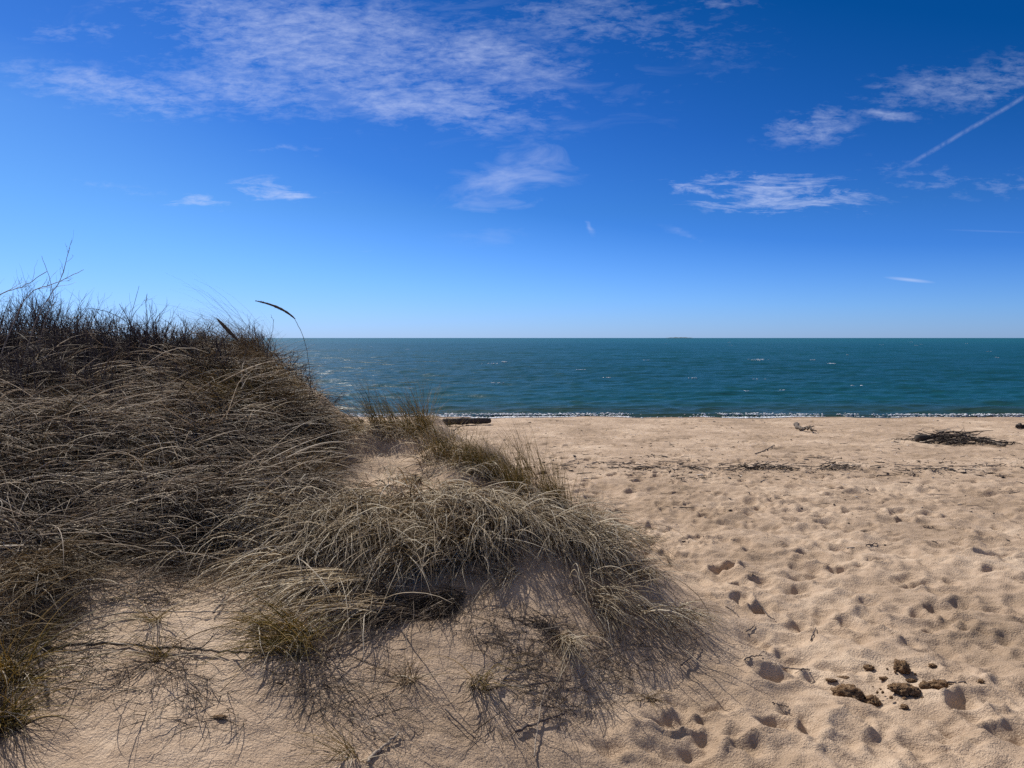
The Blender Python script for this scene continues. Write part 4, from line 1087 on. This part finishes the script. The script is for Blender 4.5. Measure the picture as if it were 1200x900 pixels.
# ------------------------------------------------------------------ sun and sky
SUN_AZ = R(-33)      # left of straight ahead
SUN_EL = R(46)
sd = bpy.data.lights.new('sun', 'SUN'); sd.energy = 4.7; sd.angle = R(.55); sd.color = (1.0, .945, .86)
so = bpy.data.objects.new('sun', sd); COL.objects.link(so)
dirv = Vector((math.sin(SUN_AZ) * math.cos(SUN_EL), math.cos(SUN_AZ) * math.cos(SUN_EL), math.sin(SUN_EL)))
so.rotation_euler = dirv.to_track_quat('Z', 'Y').to_euler(); so.location = (0, 0, 30)

world = bpy.data.worlds.new('World'); scene.world = world; world.use_nodes = True
nt = world.node_tree; nt.nodes.clear(); b = NB(nt)
wo = nt.nodes.new('ShaderNodeOutputWorld'); bg = nt.nodes.new('ShaderNodeBackground'); nt.links.new(bg.outputs[0], wo.inputs[0])
sky = b.n('ShaderNodeTexSky', sky_type='NISHITA', sun_disc=False, sun_elevation=SUN_EL, sun_rotation=SUN_AZ, altitude=0, air_density=1.0, dust_density=.25, ozone_density=3.0)
bg.inputs[1].default_value = .10
# deep polarised look
co = b.n('ShaderNodeTexCoord').outputs['Generated']
sx = b.n('ShaderNodeSeparateXYZ', {'Vector': co})
tt_ = b.math('ADD', b.math('MULTIPLY', sx.outputs[2], 2.1), b.math('MULTIPLY', b.math('MULTIPLY', sx.outputs[0], .62), b.n('ShaderNodeMapRange', {'Value': sx.outputs[2], 'From Min': 0.0, 'From Max': .25}).outputs[0]))
tt_ = b.math('MAXIMUM', b.math('MINIMUM', tt_, 1.0), 0.0)
ST = [(0, (.40, .66, 1.0)), (.12, (.31, .60, 1.0)), (.35, (.14, .40, .88)), (.65, (.075, .31, .76)), (1.0, (.008, .23, .56))]
tint = b.ramp(tt_, ST)
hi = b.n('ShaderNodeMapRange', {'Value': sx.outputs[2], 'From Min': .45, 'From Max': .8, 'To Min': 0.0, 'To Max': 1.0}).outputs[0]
tint = b.mix(hi, tint, (.62, .60, .60))  # sky above the view turned neutral so the shadow fill is less blue
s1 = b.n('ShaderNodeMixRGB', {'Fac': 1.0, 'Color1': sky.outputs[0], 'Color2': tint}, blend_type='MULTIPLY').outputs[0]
lowb = b.n('ShaderNodeMapRange', {'Value': sx.outputs[2], 'From Min': 0.0, 'From Max': .16, 'To Min': 1.0, 'To Max': 0.0}).outputs[0]
s1 = b.n('ShaderNodeVectorMath', {0: s1, 1: b.n('ShaderNodeCombineXYZ', {'X': 1.0, 'Y': 1.0, 'Z': b.math('ADD', 1.0, b.math('MULTIPLY', lowb, .42))}).outputs[0]}, operation='MULTIPLY').outputs[0]
overhead_fill = b.math('MULTIPLY', b.n('ShaderNodeMapRange', {'Value': sx.outputs[2], 'From Min': .5, 'From Max': .85}).outputs[0], .55)
skyc = b.mix(overhead_fill, s1, (4.3, 4.0, 3.8))  # unseen grey-white layer added overhead to neutralise blue shadows
yy = b.math('MAXIMUM', sx.outputs[1], .12)
u = b.math('DIVIDE', sx.outputs[0], yy); v = b.math('DIVIDE', sx.outputs[2], yy)
uv = b.n('ShaderNodeCombineXYZ', {'X': u, 'Y': v, 'Z': 0.0}).outputs[0]
def sky_uv(px, py):
    rx, rz = ray(px, py); return float(rx), float(rz)
def ellmask(px, py, rx, ry, rot, amp, soft=0.0):
    cu, cv = sky_uv(px, py)
    m = b.n('ShaderNodeMapping', {'Vector': uvw, 'Location': (cu, cv, 0), 'Rotation': (0, 0, R(rot)), 'Scale': (rx / FPX, ry / FPX, 1)}, vector_type='TEXTURE').outputs[0]
    ln = b.n('ShaderNodeVectorMath', {0: m}, operation='LENGTH').outputs['Value']
    return b.n('ShaderNodeMapRange', {'Value': ln, 'From Min': 1.5, 'From Max': soft, 'To Min': 0.0, 'To Max': amp}, interpolation_type='SMOOTHSTEP').outputs[0]
# warp the sky plane a little
wn = b.n('ShaderNodeTexNoise', {'Vector': uv, 'Scale': 7.0, 'Detail': 4.0, 'Roughness': .6})
wv = b.n('ShaderNodeVectorMath', {0: wn.outputs['Color'], 1: (.5, .5, .5)}, operation='SUBTRACT').outputs[0]
wv = b.n('ShaderNodeVectorMath', {0: wv, 'Scale': .07}, operation='SCALE').outputs[0]
uvw = b.n('ShaderNodeVectorMath', {0: uv, 1: wv}, operation='ADD').outputs[0]
def maxall(l):
    r = l[0]
    for x in l[1:]: r = b.math('MAXIMUM', r, x)
    return r
mackerel = maxall([ellmask(*a) for a in (
    (380, 50, 250, 75, -8, .80, .1), (150, 105, 150, 30, -7, .78, .0), (490, 118, 170, 32, -9, .90, .0), (690, 20, 200, 60, -10, .50, .0), (640, 75, 150, 40, -10, .46, .0),
    (300, 100, 180, 40, -6, .70, .0), (560, 70, 160, 60, -8, .70, .0), (90, 35, 80, 16, 0, .5, .0), (20, 80, 60, 16, 0, .5, 0), (560, 148, 50, 9, -14, .55, 0),
    (300, 5, 200, 30, 0, .6, 0), (1130, 98, 140, 32, 12, .62, .0), (950, 152, 66, 24, 6, .72, .0), (1040, 138, 45, 9, 0, .72, .0), (1080, 215, 110, 30, 0, .50, .0), (1170, 215, 60, 20, 0, .5, 0),
    (850, 5, 40, 8, 0, .5, 0), (140, 215, 90, 8, 0, .40, 0), (340, 180, 60, 8, 0, .42, 0))])
streak = maxall([ellmask(*a) for a in (
    (905, 228, 150, 36, -5, .92, .0), (820, 220, 60, 12, -6, .95, .0), (326, 231, 66, 17, -4, .98, .0), (228, 237, 44, 11, -5, .80, .0),
    (960, 242, 60, 14, -4, .8, 0))])
soft = maxall([ellmask(*a) for a in ((430, 60, 330, 95, -6, .60, .0), (585, 225, 75, 55, 20, .85, .0), (560, 245, 45, 22, -28, .9, .0), (635, 195, 70, 40, 35, .65, 0), (691, 268, 5, 13, 25, .72, .0), (800, 276, 30, 6, -10, .5, 0), (430, 294, 30, 6, 0, .5, 0))])
def cnoise(sx_, sy_, rot, scale, det, rough, dist):
    m = b.n('ShaderNodeMapping', {'Vector': uv, 'Rotation': (0, 0, R(rot)), 'Scale': (sx_, sy_, 1)}).outputs[0]
    return b.noise(m, scale, det, rough, dist)
def cover(mask, nz, lo, hi, gain):
    # density rises where noise beats (1-mask)
    nz = b.math('ADD', b.math('MULTIPLY', b.math('SUBTRACT', nz, .5), 2.3), .5)
    t = b.math('SUBTRACT', b.math('ADD', nz, b.math('MULTIPLY', mask, .62)), lo + .10)
    t = b.n('ShaderNodeMapRange', {'Value': t, 'From Min': 0.0, 'From Max': hi, 'To Min': 0.0, 'To Max': gain}).outputs[0]
    return b.math('MULTIPLY', t, b.math('MINIMUM', b.math('MULTIPLY', mask, 1.5), 1.0))
n_m = b.math('ADD', b.math('MULTIPLY', cnoise(1, 3.0, 9, 34, 8, .70, .25), .60), b.math('MULTIPLY', cnoise(1, 2.6, 10, 6, 4, .6, .5), .40))
n_s = b.math('ADD', b.math('MULTIPLY', cnoise(1, 6.0, 9, 11, 9, .74, .7), .8), b.math('MULTIPLY', cnoise(1, 2, 0, 45, 4, .6, .5), .2))
n_f = cnoise(1, 3.0, -35, 9, 7, .62, .8)
d1 = cover(mackerel, n_m, .56, 1.05, .78)
d2 = cover(streak, n_s, .74, .85, 1.0)
d3 = cover(soft, n_f, .62, 1.0, .55)
# contrail
cu0, cv0 = sky_uv(1040, 208); cu1, cv1 = sky_uv(1215, 104)
Lc = math.hypot(cu1 - cu0, cv1 - cv0); ang = math.atan2(cv1 - cv0, cu1 - cu0)
uvc = b.n('ShaderNodeVectorMath', {0: uv, 1: b.n('ShaderNodeVectorMath', {0: wv, 'Scale': .06}, operation='SCALE').outputs[0]}, operation='ADD').outputs[0]
m = b.n('ShaderNodeMapping', {'Vector': uvc, 'Location': (cu0, cv0, 0), 'Rotation': (0, 0, ang), 'Scale': (Lc, Lc, 1)}, vector_type='TEXTURE').outputs[0]
sc = b.n('ShaderNodeSeparateXYZ', {'Vector': m})
wd = b.n('ShaderNodeMapRange', {'Value': b.math('ABSOLUTE', sc.outputs[1]), 'From Min': .017, 'From Max': .0, 'To Min': 0.0, 'To Max': .9}).outputs[0]
ln = b.math('MULTIPLY', b.n('ShaderNodeMapRange', {'Value': sc.outputs[0], 'From Min': -.05, 'From Max': .3}).outputs[0], b.math('LESS_THAN', sc.outputs[0], 1.8))
d4 = b.math('MULTIPLY', b.math('MULTIPLY', wd, ln), b.math('MULTIPLY', b.math('MULTIPLY', b.math('SUBTRACT', cnoise(1, 1, 0, 90, 4, .7, .3), .25), 1.6), .36))
# small contrail slivers low on the right
def sliver(px, py, L_, w_, rot, amp):
    cu, cv = sky_uv(px, py)
    m = b.n('ShaderNodeMapping', {'Vector': uv, 'Location': (cu, cv, 0), 'Rotation': (0, 0, R(rot)), 'Scale': (L_ / FPX, w_ / FPX, 1)}, vector_type='TEXTURE').outputs[0]
    ln = b.n('ShaderNodeVectorMath', {0: m}, operation='LENGTH').outputs['Value']
    return b.n('ShaderNodeMapRange', {'Value': ln, 'From Min': 1.0, 'From Max': .1, 'To Min': 0.0, 'To Max': amp}).outputs[0]
d5 = b.math('MAXIMUM', sliver(1066, 328, 32, 2.6, -6, .42), sliver(1160, 271, 60, 1.4, -2, .07))
front = b.math('GREATER_THAN', sx.outputs[1], .13)
dens = b.math('MULTIPLY', maxall([d1, d2, d3, d4, d5]), front)
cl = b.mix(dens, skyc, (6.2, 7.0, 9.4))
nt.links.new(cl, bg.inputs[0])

# ------------------------------------------------------------------ render settings
scene.view_settings.view_transform = 'Standard'; scene.view_settings.look = 'None'
scene.view_settings.exposure = 0.08; scene.view_settings.gamma = 1.0
scene.view_settings.use_curve_mapping = False
scene.cycles.max_bounces = 5; scene.cycles.diffuse_bounces = 2; scene.cycles.glossy_bounces = 2
scene.cycles.transmission_bounces = 3; scene.cycles.transparent_max_bounces = 4
scene.cycles.use_denoising = False
